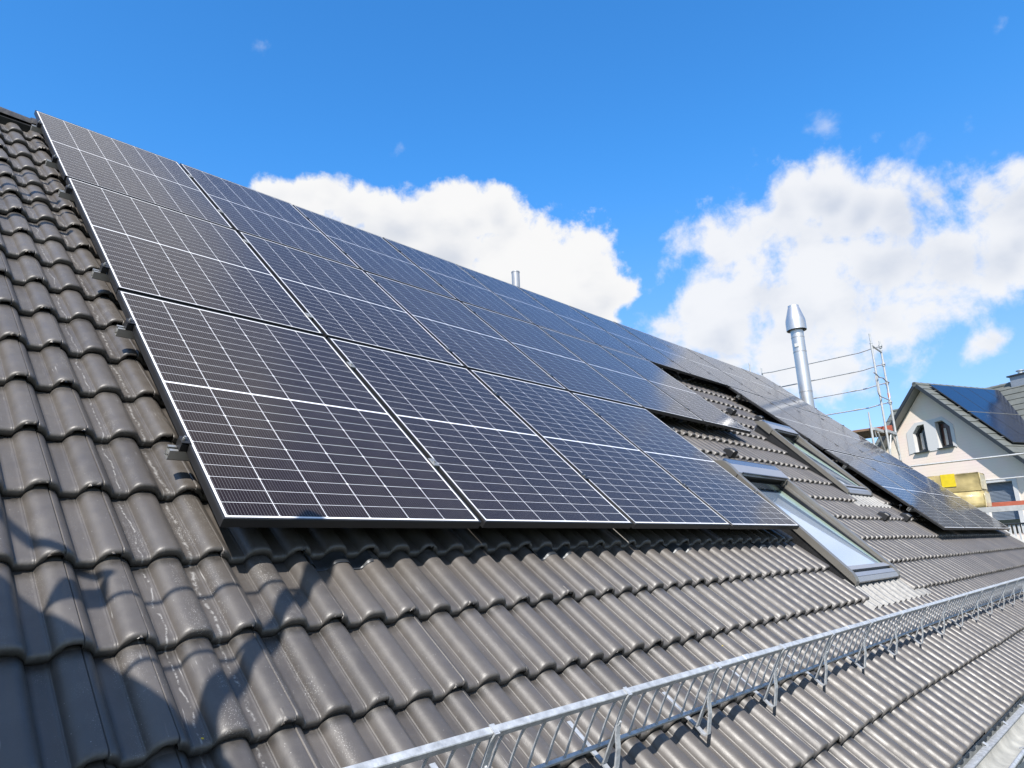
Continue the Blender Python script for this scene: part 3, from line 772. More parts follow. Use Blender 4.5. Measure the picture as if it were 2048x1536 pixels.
# ------------------------------------------------------------------ solar panels
def make_panel():
    t = roof_thing('solar_module', 'x', 'solar panel', 0, 0, 0, 'solar panels mounted on the tiled roof')
    w, h, d, lip = PW, PH, 0.035, 0.009
    mb = MB()
    c = 0.0012
    def ring(x0, y0, x1, y1, z): return [(x0, y0, z), (x1, y0, z), (x1, y1, z), (x0, y1, z)]
    rings = [ring(0.012, 0.012, w - 0.012, h - 0.012, -d), ring(0, 0, w, h, -d), ring(0, 0, w, h, -0.007), ring(c * .6, c * .6, w - c * .6, h - c * .6, -0.006), ring(c * .6, c * .6, w - c * .6, h - c * .6, -0.0045), ring(0, 0, w, h, -0.0035), ring(0, 0, w, h, -c), ring(c, c, w - c, h - c, 0),
             ring(lip - c, lip - c, w - lip + c, h - lip + c, 0), ring(lip, lip, w - lip, h - lip, -0.002), ring(lip, lip, w - lip, h - lip, -0.012), ring(0.012, 0.012, w - 0.012, h - 0.012, -0.014)]
    vs = [p for r_ in rings for p in r_]
    fs = [(4 * i + k, 4 * i + (k + 1) % 4, 4 * i + 4 + (k + 1) % 4, 4 * i + 4 + k) for i in range(len(rings) - 1) for k in range(4)]
    nR = len(rings); fs += [(4 * (nR - 1) + k, 4 * (nR - 1) + (k + 1) % 4, (k + 1) % 4, k) for k in range(4)]
    mb.add(vs, fs); mb.build('frame', 'frame', t)
    obj('glass', *(lambda b_: (b_.v, b_.f))(MB().box(lip, w - lip, lip, h - lip, -0.0075, -0.0018)), M['cells'], t)
    MB().box(lip + .004, w - lip - .004, lip + .004, h - lip - .004, -0.0105, -0.0078).build('backsheet', simple('black_backsheet', (0.03, 0.03, 0.032), 0.6) if 'bs' not in M else M['bs'], t)
    return t
pan = make_panel()
rows_ = [(0, [0, 1, 2, 3, 8, 9, 10, 11], 'bottom'), (1, [0, 1, 2, 3, 4, 5, 8, 9, 10, 11], 'middle'), (2, list(range(12)), 'top')]
first = True
for r_, cols_, nm in rows_:
    for i, c_ in enumerate(cols_):
        o = pan if first else dup(pan)
        first = False
        o.location = P(c_ * (PW + GX) + rnd.uniform(-.0015, .0015) + (0.004 if r_ == 1 else 0) + (0.004 if c_ >= 6 and r_ == 2 else 0), r_ * (PH + GY) + rnd.uniform(-.0015, .0015), rnd.uniform(-.0006, .0006))
        o.rotation_euler = (PITCH + R(rnd.uniform(-.07, .07)), R(rnd.uniform(-.07, .07)), 0)
        if r_ == 2:
            lab = 'black framed solar panel, %s from the left in the top row' % ORD[i]
        elif c_ >= 8:
            lab = 'black framed solar panel, %s right of the roof windows in the %s row' % (ORD[c_ - 8], nm)
        else:
            lab = 'black framed solar panel, %s from the left in the %s row' % (ORD[i], nm)
        if r_ == 0 and c_ == 0: lab = 'large nearest solar panel at the lower left corner of the array'
        if r_ == 2 and c_ == 0: lab = 'solar panel at the upper left corner of the array below the ridge'
        o['label'] = lab

# mounting rails with hooks and clamps
def hook_mb(u, vr):
    mb = MB(); k = math.floor((vr - V0) / VC)
    vedge = V0 + k * VC
    if vr - vedge > 0.22: pass
    # strap: from rail down, forward and back under the course edge
    u0_ = 0.235 + 0.025 + round((u - 0.26) / 0.15) * 0.15
    s0 = surf(u0_, vedge - 0.01)
    pts = [(0, vr, -0.075)] + [(0, vr - 0.02 - 0.035 * math.sin(a), -0.108 + 0.032 * math.cos(a)) for a in np.linspace(0, PI, 7)] + [(0, vedge + 0.03, s0 + 0.008), (0, vedge + 0.12, s0 + .004)]
    mb.strip([P(u0_, y, z) for (_, y, z) in pts], 0.03, 0.006)
    return mb
RV = [0.444, 1.402, 2.044, 3.313, 3.976, 4.911]
PX = PW + GX
rail_spans = []
for i, v in enumerate(RV):
    if i < 2: rail_spans += [(v, 0, 4, 'under the bottom row left of the near roof window'), (v, 8, 12, 'under the bottom row right of the roof windows')]
    elif i < 4: rail_spans += [(v, 0, 6, 'under the middle row left of the roof windows'), (v, 8, 12, 'under the middle row right of the roof windows')]
    else: rail_spans += [(v, 0, 12, 'under the top row below the ridge')]
for idx, (v, c0, c1, where) in enumerate(rail_spans):
    ua, ub = c0 * PX - 0.054, c1 * PX - GX + 0.054
    pos = 'lower' if RV.index(v) % 2 == 0 else 'upper'
    t = thing('mounting_rail', '%s aluminium mounting rail %s' % (pos, where), 'mounting rail', P(ua, v, -0.035), (PITCH, 0, 0), 'aluminium rails carrying the solar panels')
    o0 = Vector(P(ua, v, -0.035)); Lr = ub - ua
    def loc(p): # world -> local
        d = Vector(p) - o0
        return Vector((d.x, d.y * cp + d.z * sp, -d.y * sp + d.z * cp))
    mb = MB(); w_, h_ = 0.019, 0.040
    # hollow slotted extrusion: walls and inner web
    for (y0, y1, z0, z1) in ((-w_, -w_ + .003, -h_, -.004), (w_ - .003, w_, -h_, -.004), (-w_, w_, -h_, -h_ + .003), (-w_, -.006, -.004, -.0005), (.006, w_, -.004, -.0005), (-w_ + .003, w_ - .003, -.016, -.0135)):
        mb.box(0, Lr, y0, y1, z0, z1)
    mb.add([(0, -w_ + .003, -h_ + .003), (0, -w_ + .006, -h_ + .003), (0, w_ - .003, -.018), (0, w_ - .006, -.018),
            (Lr, -w_ + .003, -h_ + .003), (Lr, -w_ + .006, -h_ + .003), (Lr, w_ - .003, -.018), (Lr, w_ - .006, -.018)], [(0, 1, 2, 3), (4, 7, 6, 5), (0, 3, 7, 4), (1, 5, 6, 2)])
    mb.add([(0, w_ - .003, -h_ + .003), (0, w_ - .006, -h_ + .003), (0, -w_ + .003, -.018), (0, -w_ + .006, -.018),
            (Lr, w_ - .003, -h_ + .003), (Lr, w_ - .006, -h_ + .003), (Lr, -w_ + .003, -.018), (Lr, -w_ + .006, -.018)], [(3, 2, 1, 0), (5, 6, 7, 4), (4, 7, 3, 0), (2, 6, 5, 1)])
    mb.build('profile', 'alu', t)
    # end clamps
    for e_, x in ((0, 0.054), (1, Lr - 0.054)):
        s_ = -1 if e_ == 0 else 1
        mb = MB(); xa = x + s_ * 0.026
        x0_, x1_ = sorted((x + s_ * 0.001, xa))
        mb.box(x0_, x1_, -0.022, 0.022, 0.001, 0.030)
        x0_, x1_ = sorted((x - s_ * 0.008, xa))
        mb.box(x0_, x1_, -0.022, 0.022, 0.0352, 0.0385, ch=.0008)
        mb.build('end_clamp', 'frame', t)
        MB().lathe([(0, 0.052), (.0045, 0.052), (.0045, 0.046), (0.0065, 0.046), (.0065, 0.0385), (0, .0385)], 10, (x + s_ * 0.014, 0)).build('bolt', 'alu', t)
    for c_ in range(c0 + 1, c1):
        x = c_ * PX - GX / 2 - ua
        mb = MB(); mb.box(x - 0.0105, x + 0.0105, -0.03, 0.03, 0.004, 0.0345)
        mb.box(x - 0.019, x + 0.019, -0.03, 0.03, 0.0372, 0.0405, ch=.0008)
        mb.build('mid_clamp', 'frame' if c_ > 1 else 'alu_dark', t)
        MB().lathe([(0, 0.0475), (.005, 0.0475), (.0055, 0.0405), (0, .0405)], 10, (x, 0)).build('bolt', 'alu', t)
    uu = c0 * PX + 0.42
    while uu < c1 * PX - 0.2:
        hm = hook_mb(uu, v)
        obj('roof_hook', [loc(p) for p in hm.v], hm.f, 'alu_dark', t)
        uu += 1.2
    # flat sheet-metal plates replacing tiles at the hooks (front edge peeps out of the shade)
    if v == RV[0] and c0 == 0:
        for uc in (0.485, 1.685, 2.885, 4.085):
            mb = MB(); nu_ = 34; 
            for i in range(nu_ + 1):
                u = uc - 0.135 + 0.27 * i / nu_
                s_ = float(prof((u - 0.235) % .15))
                for (y, dz) in ((-0.050, 0.0035), (-0.046, 0.006), (-0.02, 0.007), (0.05, 0.007), (0.25, 0.007)):
                    mb.v.append(loc(P(u, y, surf(u, min(y, V0 - .001)) + dz)))
            mb.f = [[i * 5 + j, i * 5 + 5 + j, i * 5 + 6 + j, i * 5 + 1 + j] for i in range(nu_) for j in range(4)]
            mb.build('hook_plate', 'plate', t, True)
# row-end steel plates seen in the opening left of the windows
# dangling cables under the edges of the openings
for (u, v, l, lab) in ((4.86, 1.79, 0.34, 'black solar cable loop hanging in the dark gap below the middle row'), (6.1, 1.80, 0.40, 'black solar cable loop hanging at the right end of the middle row'), (8.0, 3.57, 0.5, 'black solar cable loop hanging below the top row above the far roof window'), (9.27, 0.5, 0.5, 'black solar cable loop hanging beside the lowest right panel block')):
    t = roof_thing('solar_cable', lab, 'cable', u, v, -0.04, 'cables hanging under the panels')
    pts = [(l * a / 10 - l / 2, 0.01 * math.sin(a), -0.095 * math.sin(PI * a / 10)) for a in range(11)]
    MB().tube(pts, 0.0035, 7).build('cable', 'black', t, True)
    MB().box(-l / 2 - .02, -l / 2 + .04, -0.008, 0.012, -0.01, 0.004).build('connector', 'black', t)

# ------------------------------------------------------------------ snow guard
sg_t = roof_thing('snow_guard', 'long galvanised steel snow guard grille crossing the tiles above the gutter', 'snow guard', 0, -1.0, -0.13)
def SL(u, v, n): return Vector((u, v + 1.0, n + 0.13))
secs = [(-1.16, 1.84), (1.845, 3.06), (3.065, 5.48), (5.485, 8.48), (8.485, 11.48), (11.485, 14.25)]
for (a, b_) in secs:
    MB().box(a, b_, 0.003, 0.025, 0.210, 0.231, ch=.002).build('top_rail', 'galv', sg_t)
    mb = MB(); mb.box(a, b_, -0.026, -0.013, 0.026, 0.037, ch=.001)
    mb.build('bottom_rail', 'galv', sg_t)
for (a, b_) in secs[:-1]:
    mb = MB(); mb.box(b_ - .022, b_ + .025, 0.0025, 0.0255, 0.2115, 0.2325, ch=.001)
    mb.build('joint_sleeve', 'galv', sg_t)
bar_u = [x for x in np.arange(-1.10, 14.22, 0.0857)]
def bar_pts(u): return [(u, 0.016, 0.212), (u, 0.013, 0.16), (u, 0.002, 0.105), (u, -0.012, 0.062), (u, -0.019, 0.036)]
vis = [u for u in bar_u if 0.2 < u < 8.5][:97]
rest = [u for u in bar_u if u not in vis]
b0 = MB().tube(bar_pts(0), 0.0043, 7).build('bar', 'galv', sg_t, True)
b0.location.x = vis[0]
for u in vis[1:]:
    b_ = b0.copy(); C.objects.link(b_); b_.parent = sg_t; b_.location.x = u
mb = MB()
for u in rest: mb.tube(bar_pts(u), 0.0043, 6)
o = mb.build('bars', 'galv', sg_t, True); o['kind'] = 'stuff'
def arc(c, r_, a0, a1, n):
    return [(c[0] + r_ * math.cos(R(a0 + (a1 - a0) * i / n)), c[1] + r_ * math.sin(R(a0 + (a1 - a0) * i / n))) for i in range(n + 1)]
br0 = None
u = -0.82
while u < 14.2:
    if br0 is None:
        e = MB()
        side = Vector((1, 0, 0))
        yz = [(0.037, 0.232), (0.037, 0.19), (0.030, 0.17)]
        # straight strap from rail to foot, front leg bent into a loop that runs back up under the tiles
        e.strip([(0, 0.002, 0.215), (0, -0.020, 0.130), (0, -0.056, -0.008)], 0.021, 0.006)
        e.strip([(0, -0.024, 0.125), (0, -0.038, 0.100), (0, -0.066, 0.068), (0, -0.094, 0.02), (0, -0.104, 0.004), (0, -0.100, -0.008), (0, -0.088, -0.013), (0, -0.05, -0.013), (0, 0.0, -0.018), (0, 0.12, -0.026)], 0.021, 0.006)
        e.box(-0.009, 0.009, -0.001, 0.027, 0.2315, 0.2345); e.box(-0.009, 0.009, -0.004, 0.0015, 0.195, 0.2345)
        br0 = e.build('bracket', 'galv', sg_t)
        wd = MB().lathe([(0, 0.012), (.005, 0.009), (0.0075, 0), (.005, -.009), (0, -0.012)], 8)
        o = wd.build('weld', 'galv', br0, True); o.location = (0.004, -0.022, 0.128)
        cur = br0
    else:
        cur = br0.copy(); C.objects.link(cur); cur.parent = sg_t
        for ch in list(br0.children):
            d = ch.copy(); C.objects.link(d); d.parent = cur
    cur.location = (u, 0, 0)
    u += 0.6015

# ------------------------------------------------------------------ flues
t = thing('flue', 'tall stainless steel flue pipe with conical cap rising beyond the gable', 'chimney', (14.82, 3.44, GZ))
zt = 5.33 - GZ
MB().lathe([(0.0, 0), (.142, 0), (.142, zt - .50), (.10, zt - .49), (.10, zt - .3)], 36).build('pipe', 'steel', t, True)
mb = MB()
for z in (4.20, 4.55, 3.25, 2.2, 1.2, 0.2):
    z -= GZ
    if z < zt - .7: mb.lathe([(.1425, z - .016), (.147, z - .012), (.147, z - .003), (.144, z), (.147, z + .003), (.147, z + .012), (.1425, z + .016)], 36)
mb.build('clamp_band', 'steel', t, True)
MB().lathe([(.214, zt - .60), (.222, zt - .605), (.222, zt - .40), (.214, zt - .34), (.130, zt - .055), (.122, zt - .045), (.122, zt + .0), (.112, zt + .0), (.112, zt - .05), (.205, zt - .35), (.214, zt - .60)], 40).build('cap', 'steel', t, True)
MB().box(-0.16, -0.138, -0.045, 0.04, 3.95 - GZ + .35, 3.95 - GZ + .43).build('label_plate', 'white', t)
t = thing('flue', 'short stainless steel flue stub peeping over the ridge before the cloud', 'chimney', (8.0, 6.0, 2.0))
MB().lathe([(0, 0), (.075, 0), (.075, 3.06), (.08, 3.065), (.08, 3.085), (.072, 3.09), (.072, 3.0)], 28).build('pipe', simple('grey_flue_steel', (0.55, 0.55, 0.56), 0.35, 0.5, var=0.05), t, True)
# ------------------------------------------------------------------ scaffold
scf = thing('scaffold', 'galvanised steel scaffold tower with guard rails beyond the far gable', 'scaffold', (15.3, 2.0, GZ))
SO = Vector((15.3, 2.0, GZ))
def sp_(name, mb, mat, smooth=False, parent=None):
    return obj(name, [Vector(v) - SO for v in mb.v], mb.f, mat, parent or scf, smooth)
XI, XO = 15.3, 16.0
for (y, ztop_i, ztop_o) in ((2.05, 4.39, 4.36), (4.88, 4.34, 4.34), (-0.95, 2.4, 2.4)):
    for x, zt_ in ((XI, ztop_i), (XO, ztop_o)):
        mb = MB().tube([(x, y, GZ), (x, y, zt_ - .22)], 0.024, 12); mb.tube([(x, y, zt_ - .22), (x, y, zt_)], 0.018, 10)
        mb.tube([(x, y, zt_ - .235), (x, y, zt_ - .215)], 0.029, 12)
        sp_('standard', mb, 'scaf', True)
    if y > 0:
        sp_('transom', MB().tube([(XI, y, ztop_i - .27), (XO, y, ztop_o - .27)], 0.02, 10), 'scaf', True)
    for zz in (2.22, 0.35, -1.65, -3.6):
        if y < 0 and zz > 1: continue
        sp_('transom', MB().box(XI, XO, y - .025, y + .025, zz - .06, zz), 'scaf')
        sp_('brace', MB().tube([(XI + .02, y, zz - .5), (XI + .3, y, zz - .06)], 0.016, 8).tube([(XO - .02, y, zz - .5), (XO - .3, y, zz - .06)], 0.016, 8), 'scaf', True)
# guard rails along the outer side, slight bend at the ends where they hook on
for i, z in enumerate((4.17, 3.74, 3.30, 2.85)):
    mb = MB().tube([(XO - .03, 2.0, z + .06), (XO - .03, 2.2, z + .05), (XO - .03, 2.5, z + .01), (XO - .03, 4.6, z), (XO - .03, 4.88, z + .02)], 0.014, 9)
    for q_ in range(2 if i else 0):
        yy = 2.7 + q_ * 0.9; mb.tube([(XO - .03, yy, z + .012), (XO - .03, yy + .12, z + .012)], 0.019, 8)
    sp_('guard_rail', mb, 'galv', True)
    sp_('coupler', MB().tube([(XO, 2.05, z + .02), (XO, 2.05, z + .1)], 0.038, 10), 'scaf', True)
for (z, r_) in ((1.44, 0.020), (0.99, 0.016)):
    sp_('guard_rail', MB().tube([(XO - .03, 2.05, z), (XO - .03, -0.95, z + .02)], r_, 9), 'scaf', True)
# end guard: hanging U shaped loops
mb = MB()
def uloop(x0, x1, z, dz, y):
    pts = [(x0, y, z)]
    pts += [(x0, y, z - dz + .1), (x0 + .02, y, z - dz + .04), (x0 + .08, y, z - dz), (x1 - .08, y, z - dz), (x1 - .02, y, z - dz + .04), (x1, y, z - dz + .1), (x1, y, z)]
    mb.tube(pts, 0.013, 8)
uloop(15.0, 15.83, 3.36, 0.44, 2.0)
sp_('end_guard', mb, 'scaf', True)
mb = MB().tube([(14.92, 2.0, 3.42), (15.1, 2.0, 3.41), (15.28, 2.0, 3.37), (15.55, 2.0, 3.40), (15.78, 2.0, 3.36), (16.0, 2.0, 3.36)], 0.014, 8)
sp_('end_guard', mb, 'galv', True)
sp_('tape_band', MB().tube([(XO, 2.05, 3.02), (XO, 2.05, 3.13)], 0.027, 12), 'orange', True)
# third standard of the inner console and its deck
sp_('standard', MB().tube([(14.66, 2.16, -0.4), (14.66, 2.16, 2.3)], 0.024, 12).tube([(14.66, 2.16, 2.3), (14.66, 2.16, 2.54)], 0.017, 10), 'scaf', True)
sp_('console', MB().box(14.66, XI, 2.09, 2.14, 2.15, 2.21).tube([(14.7, 2.12, 2.15), (14.78, 2.12, 2.0)], .014, 8).tube([(XI, 2.1, 1.55), (14.85, 2.1, 2.12)], .02, 8), 'scaf')
mb = MB()
for (xa, xb) in ((14.70, 14.97), (14.99, 15.26)):
    mb.box(xa, xb, 2.2, 3.1, 2.16, 2.20)
sp_('deck', mb, 'wood')
mb = MB()
for (xa, xb) in ((15.33, 15.64), (15.66, 15.97)):
    mb.box(xa, xb, 2.1, 4.85, 2.17, 2.225)
    mb.box(xa, xb, 2.1, 4.85, 0.30, 0.355) if False else None
sp_('deck', mb, 'wood')
sp_('toe_board', MB().box(15.985, 16.02, 2.1, 4.85, 2.24, 2.40), 'redboard')
mb = MB()
for (xa, xb) in ((15.33, 15.64), (15.66, 15.97)):
    mb.box(xa, xb, -0.93, 2.0, 0.36, 0.42)
sp_('deck', mb, simple('grey_scaffold_deck', (0.42, 0.41, 0.38), 0.7, 0.1, var=0.2))
sp_('toe_board', MB().box(15.985, 16.02, -0.93, 2.0, 0.44, 0.55), 'redboard')
sp_('ledger', MB().box(15.27, 15.325, -0.95, 2.05, 0.34, 0.44), 'scaf')
sp_('brace', MB().tube([(XO, -0.95, -1.6), (XO, 2.05, 0.3)], 0.02, 8), 'scaf', True)

# wrapped insulation bales on the lower deck
film = simple('yellow_packing_film', (0.56, 0.45, 0.20), 0.45, 0.0, var=0.4, scale=4, bump=0.5, bscale=14, coat=0.6, coatr=0.15)
film2 = simple('bright_yellow_label_film', (0.80, 0.62, 0.02), 0.4, 0.0, var=0.15, scale=9)
filmw = simple('pale_clear_film_end', (0.66, 0.60, 0.42), 0.3, 0.0, var=0.3, scale=7, bump=0.4, bscale=18)
def bale(x0, x1, y0, y1, z0, z1, lab, tagged):
    t = thing('insulation_bale', lab, 'bale', ((x0 + x1) / 2, (y0 + y1) / 2, z0), group='insulation bales on the scaffold deck')
    bm = bmesh.new(); bmesh.ops.create_cube(bm, size=1)
    bmesh.ops.scale(bm, vec=(x1 - x0, y1 - y0, z1 - z0), verts=bm.verts)
    bmesh.ops.translate(bm, vec=(0, 0, (z1 - z0) / 2), verts=bm.verts)
    bmesh.ops.bevel(bm, geom=bm.edges[:], offset=0.010, segments=3, affect='EDGES')
    bmesh.ops.subdivide_edges(bm, edges=bm.edges[:], cuts=2, use_grid_fill=True)
    for v in bm.verts: v.co += Vector((rnd.uniform(-1, 1), rnd.uniform(-1, 1), rnd.uniform(-1, 1))) * 0.006
    me = bpy.data.meshes.new('wrapped_body'); bm.to_mesh(me); bm.free()
    for p in me.polygons: p.use_smooth = True
    me.materials.append(film)
    o = bpy.data.objects.new('wrapped_body', me); C.objects.link(o); o.parent = t
    hw, hl = (x1 - x0) / 2, (y1 - y0) / 2
    MB().box(-hw + .04, hw - .04, -hl - .012, -hl + .02, .04, z1 - z0 - .04).build('end_film', filmw, t)
    if tagged:
        MB().box(-hw - .014, -hw + .01, -0.10 - .02, 0.13, 0.12, z1 - z0 + .012).build('label_wrap', film2, t)
bale(15.36, 15.92, 0.55, 1.62, 0.770, 1.135, 'yellow film wrapped insulation bale on top of the stack with a bright label', True)
bale(15.36, 15.92, 0.53, 1.60, 0.43, 0.768, 'yellow film wrapped insulation bale lying on the scaffold deck under the other', False)

# ------------------------------------------------------------------ neighbour house
NO = Vector((31.4477, 3.3755, 0.0))
NS = Vector((0.39874907, 0.91706007, 0)); NN = Vector((-0.91706007, 0.39874907, 0))
def W(s, z, off=0.0): return NO + NS * s + NN * off + Vector((0, 0, z))
nb = thing('house', 'cream plastered neighbour house with grey tiled gable roof and dark blue solar panels', 'house', (31.45, 3.38, GZ))
NBO = Vector((31.45, 3.38, GZ))
def npart(name, mb, mat, parent=None, smooth=False):
    return obj(name, [Vector(v) - NBO for v in mb.v], mb.f, mat, parent or nb, smooth)
def siding():
    m, nt, b = newmat('cream_wall')
    L = nt.links.new; N = nt.nodes.new
    t = N('ShaderNodeTexCoord'); s = N('ShaderNodeSeparateXYZ'); L(t.outputs['Object'], s.inputs[0])
    w = N('ShaderNodeMath'); w.operation = 'MULTIPLY'; w.inputs[1].default_value = 1 / 0.125; L(s.outputs[2], w.inputs[0])
    f = N('ShaderNodeMath'); f.operation = 'FRACT'; L(w.outputs[0], f.inputs[0])
    r_ = N('ShaderNodeMapRange'); L(f.outputs[0], r_.inputs[0]); r_.inputs[1].default_value = 0; r_.inputs[2].default_value = 0.14; 
    c = N('ShaderNodeMixRGB'); L(r_.outputs[0], c.inputs[0]); c.inputs[1].default_value = (0.76, 0.635, 0.53, 1); c.inputs[2].default_value = (0.80, 0.675, 0.57, 1)
    n = N('ShaderNodeTexNoise'); n.inputs['Scale'].default_value = 1.2; L(t.outputs['Object'], n.inputs['Vector'])
    c2 = N('ShaderNodeMixRGB'); c2.blend_type = 'MULTIPLY'; c2.inputs[0].default_value = 0.15; L(c.outputs[0], c2.inputs[1]); L(n.outputs['Color'], c2.inputs[2])
    L(c2.outputs[0], b.inputs['Base Color']); b.inputs['Roughness'].default_value = 0.85
    bp = N('ShaderNodeBump'); bp.inputs['Strength'].default_value = 0.3; bp.inputs['Distance'].default_value = 0.005; L(r_.outputs[0], bp.inputs['Height']); L(bp.outputs[0], b.inputs['Normal'])
    return m
M['siding'] = siding()
M['slate'] = simple('grey_flat_roof_tile', (0.155, 0.165, 0.15), 0.6, var=0.15, scale=2.2)
M['soffit'] = simple('grey_soffit', (0.36, 0.36, 0.34), 0.7, var=0.05)
M['anthra'] = simple('anthracite_trim', (0.035, 0.04, 0.045), 0.45, var=0.1)
M['whitetrim'] = simple('white_trim', (0.80, 0.79, 0.77), 0.7, var=0.03)
M['curtain'] = simple('white_curtain', (0.7, 0.66, 0.6), 0.8, var=0.06)
M['brownpane'] = simple('reflecting_brown_pane', (0.10, 0.045, 0.035), 0.15, 0.0, spec=0.6, var=0.2, scale=6)
M['pane'] = simple('dark_pane', (0.03, 0.03, 0.026), 0.05, 0.0, spec=0.7, var=0.1)
M['shutter'] = simple('grey_roller_shutter', (0.24, 0.28, 0.33), 0.5, 0.1, var=0.08)
M['navy'] = simple('navy_solar_glass', (0.012, 0.02, 0.05), 0.22, 0.0, spec=0.5, var=0.1, coat=0.4, coatr=0.12)
M['chim'] = simple('grey_metal_clad_chimney', (0.40, 0.43, 0.47), 0.4, 0.4, var=0.1)

ns_a, nz_a = 1.527, 6.377           # apex (overhang plane 0.4 in front of the wall)
pr = R(46.1)
tp = math.tan(pr)
# wall with window recess openings is built as a wall solid with real holes
holes_w = [[(2.29, 3.55), (2.29, 4.36), (2.02, 4.66), (1.72, 4.67), (1.72, 3.55)],
           [(1.22, 3.57), (1.22, 4.66), (0.91, 4.68), (0.62, 4.38), (0.62, 3.57)],
           [(-0.26, 0.0), (-0.26, 1.93), (-1.34, 1.91), (-1.34, 0.0)]]
outline = [(4.55, GZ), (4.55, nz_a - (4.55 - ns_a) * tp - .22), (ns_a, nz_a - .22), (-4.4, nz_a - (ns_a + 4.4) * tp - .22), (-4.4, GZ)]
def wall_with_holes():
    bm = bmesh.new()
    def loop(pts):
        vs = [bm.verts.new(W(s, z)) for s, z in pts]
        return vs, [bm.edges.new((vs[i], vs[(i + 1) % len(vs)])) for i in range(len(vs))]
    ed = loop(outline)[1]
    for h in holes_w: ed += loop(h)[1]
    bmesh.ops.triangle_fill(bm, use_beauty=True, edges=ed, normal=NN)
    # keep only faces inside the wall and outside the holes
    def inside(pt, poly):
        c = False; n = len(poly)
        for i in range(n):
            a, b_ = poly[i], poly[(i + 1) % n]
            if (a[1] > pt[1]) != (b_[1] > pt[1]) and pt[0] < (b_[0] - a[0]) * (pt[1] - a[1]) / (b_[1] - a[1]) + a[0]: c = not c
        return c
    dead = []
    for f in bm.faces:
        c = f.calc_center_median(); q_ = ((c - NO).dot(NS), c.z)
        if any(inside(q_, h) for h in holes_w): dead.append(f)
    bmesh.ops.delete(bm, geom=dead, context='FACES_ONLY')
    mb = MB(); idx = {}
    for f in bm.faces:
        mb.add([v.co.copy() for v in f.verts], [tuple(range(len(f.verts)))])
    bm.free()
    # side walls
    for s in (4.55, -4.4):
        z = nz_a - abs(s - ns_a) * tp - .25
        mb.add([W(s, GZ), W(s, GZ, -5), W(s, z, -5), W(s, z)], [(0, 1, 2, 3)])
    return mb
npart('wall', wall_with_holes(), 'siding')
# main body wall behind (parallel roof)
mb = MB(); mb.add([W(6.6, GZ, -1.2), W(-9, GZ, -1.2), W(-9, 2.2, -1.2), W(6.6, 2.2, -1.2)], [(0, 1, 2, 3)])
mb.add([W(6.6, GZ, -1.2), W(6.6, GZ, -8.8), W(6.6, 2.2, -8.8), W(6.6, 6.3, -5), W(6.6, 2.2, -1.2)], [(0, 1, 2, 3, 4)])
npart('wall', mb, 'siding')

def tiled_slope(A, along, down, L_, D_, mat, name, course=0.40, tw=0.30, th=0.028, clip=None):
    """flat interlocking tiles in stepped courses; A top corner, along = course direction"""
    mb = MB(); Nn = along.cross(down).normalized()
    if Nn.z < 0: Nn = -Nn
    nd = int(math.ceil(D_ / course)); nl = int(math.ceil(L_ / tw))
    for i in range(nd):
        for j in range(nl):
            a0, a1 = j * tw, min((j + 1) * tw - .006, L_); d0, d1 = i * course, min((i + 1) * course + .01, D_ + .01)
            if a1 - a0 < .02: continue
            if clip and not clip(i * course + course / 2, (a0 + a1) / 2): continue
            jn = rnd.uniform(-.003, .003)
            b_ = [A + along * a + down * d + Nn * z for (a, d, z) in ((a0, d0, -.03), (a1, d0, -.03), (a1, d1, -.03 + th), (a0, d1, -.03 + th), (a0, d0, 0), (a1, d0, 0), (a1, d1, th + jn), (a0, d1, th + jn))]
            mb.hexa(b_)
    return npart(name, mb, mat)
rdir = -NN
dnR = (-NS * math.cos(pr) - Vector((0, 0, 1)) * math.sin(pr)); dnL = (NS * math.cos(pr) - Vector((0, 0, 1)) * math.sin(pr))
Aap = W(ns_a, nz_a, 0.4)
pm = R(47); mrz = 6.55; mL = 5.0
def clipR(d, a):   # do not run past the valley with the main roof
    z = nz_a - d * math.sin(pr); L0 = a - 0.4
    return z > mrz - (mL - L0) * math.tan(pm) - .12 if L0 < mL else False
tiled_slope(Aap, rdir, dnR, 6.4, 5.6, 'slate', 'roof', clip=clipR)
tiled_slope(Aap, rdir, dnL, 6.4, 4.3, 'slate', 'roof', clip=clipR)
dnM = (NN * math.cos(pm) - Vector((0, 0, 1)) * math.sin(pm))
def clipM(d, a):
    s = 6.9 - a; z = mrz - d * math.sin(pm)
    zw = nz_a - abs(s - ns_a) * tp
    return z > zw - .25 or (mL - d * math.cos(pm)) > 99
tiled_slope(W(6.9, mrz, -mL), -NS, dnM, 16, 5.8, 'slate', 'main_roof', clip=clipM)
mb = MB(); mb.add([W(6.9, mrz - .02, -mL), W(-9.1, mrz - .02, -mL), W(-9.1, mrz - 4.5, -mL - 4.2), W(6.9, mrz - 4.5, -mL - 4.2)], [(0, 1, 2, 3)])
npart('rear_roof', mb, 'slate')
# ridge caps
mb = MB()
q_ = 0
while q_ < 5.4:
    mb.tube([Aap + rdir * (q_ - .02) + Vector((0, 0, -.03)), Aap + rdir * (q_ + .42) + Vector((0, 0, -.035))], .10, 10, rs=[.105, .095]); q_ += .40
q_ = 0
while q_ < 15.5:
    mb.tube([W(6.95 - q_, mrz - .03, -mL), W(6.95 - q_ - .42, mrz - .035, -mL)], .10, 10, rs=[.105, .095]); q_ += .40
npart('ridge_caps', mb, 'slate', smooth=True)
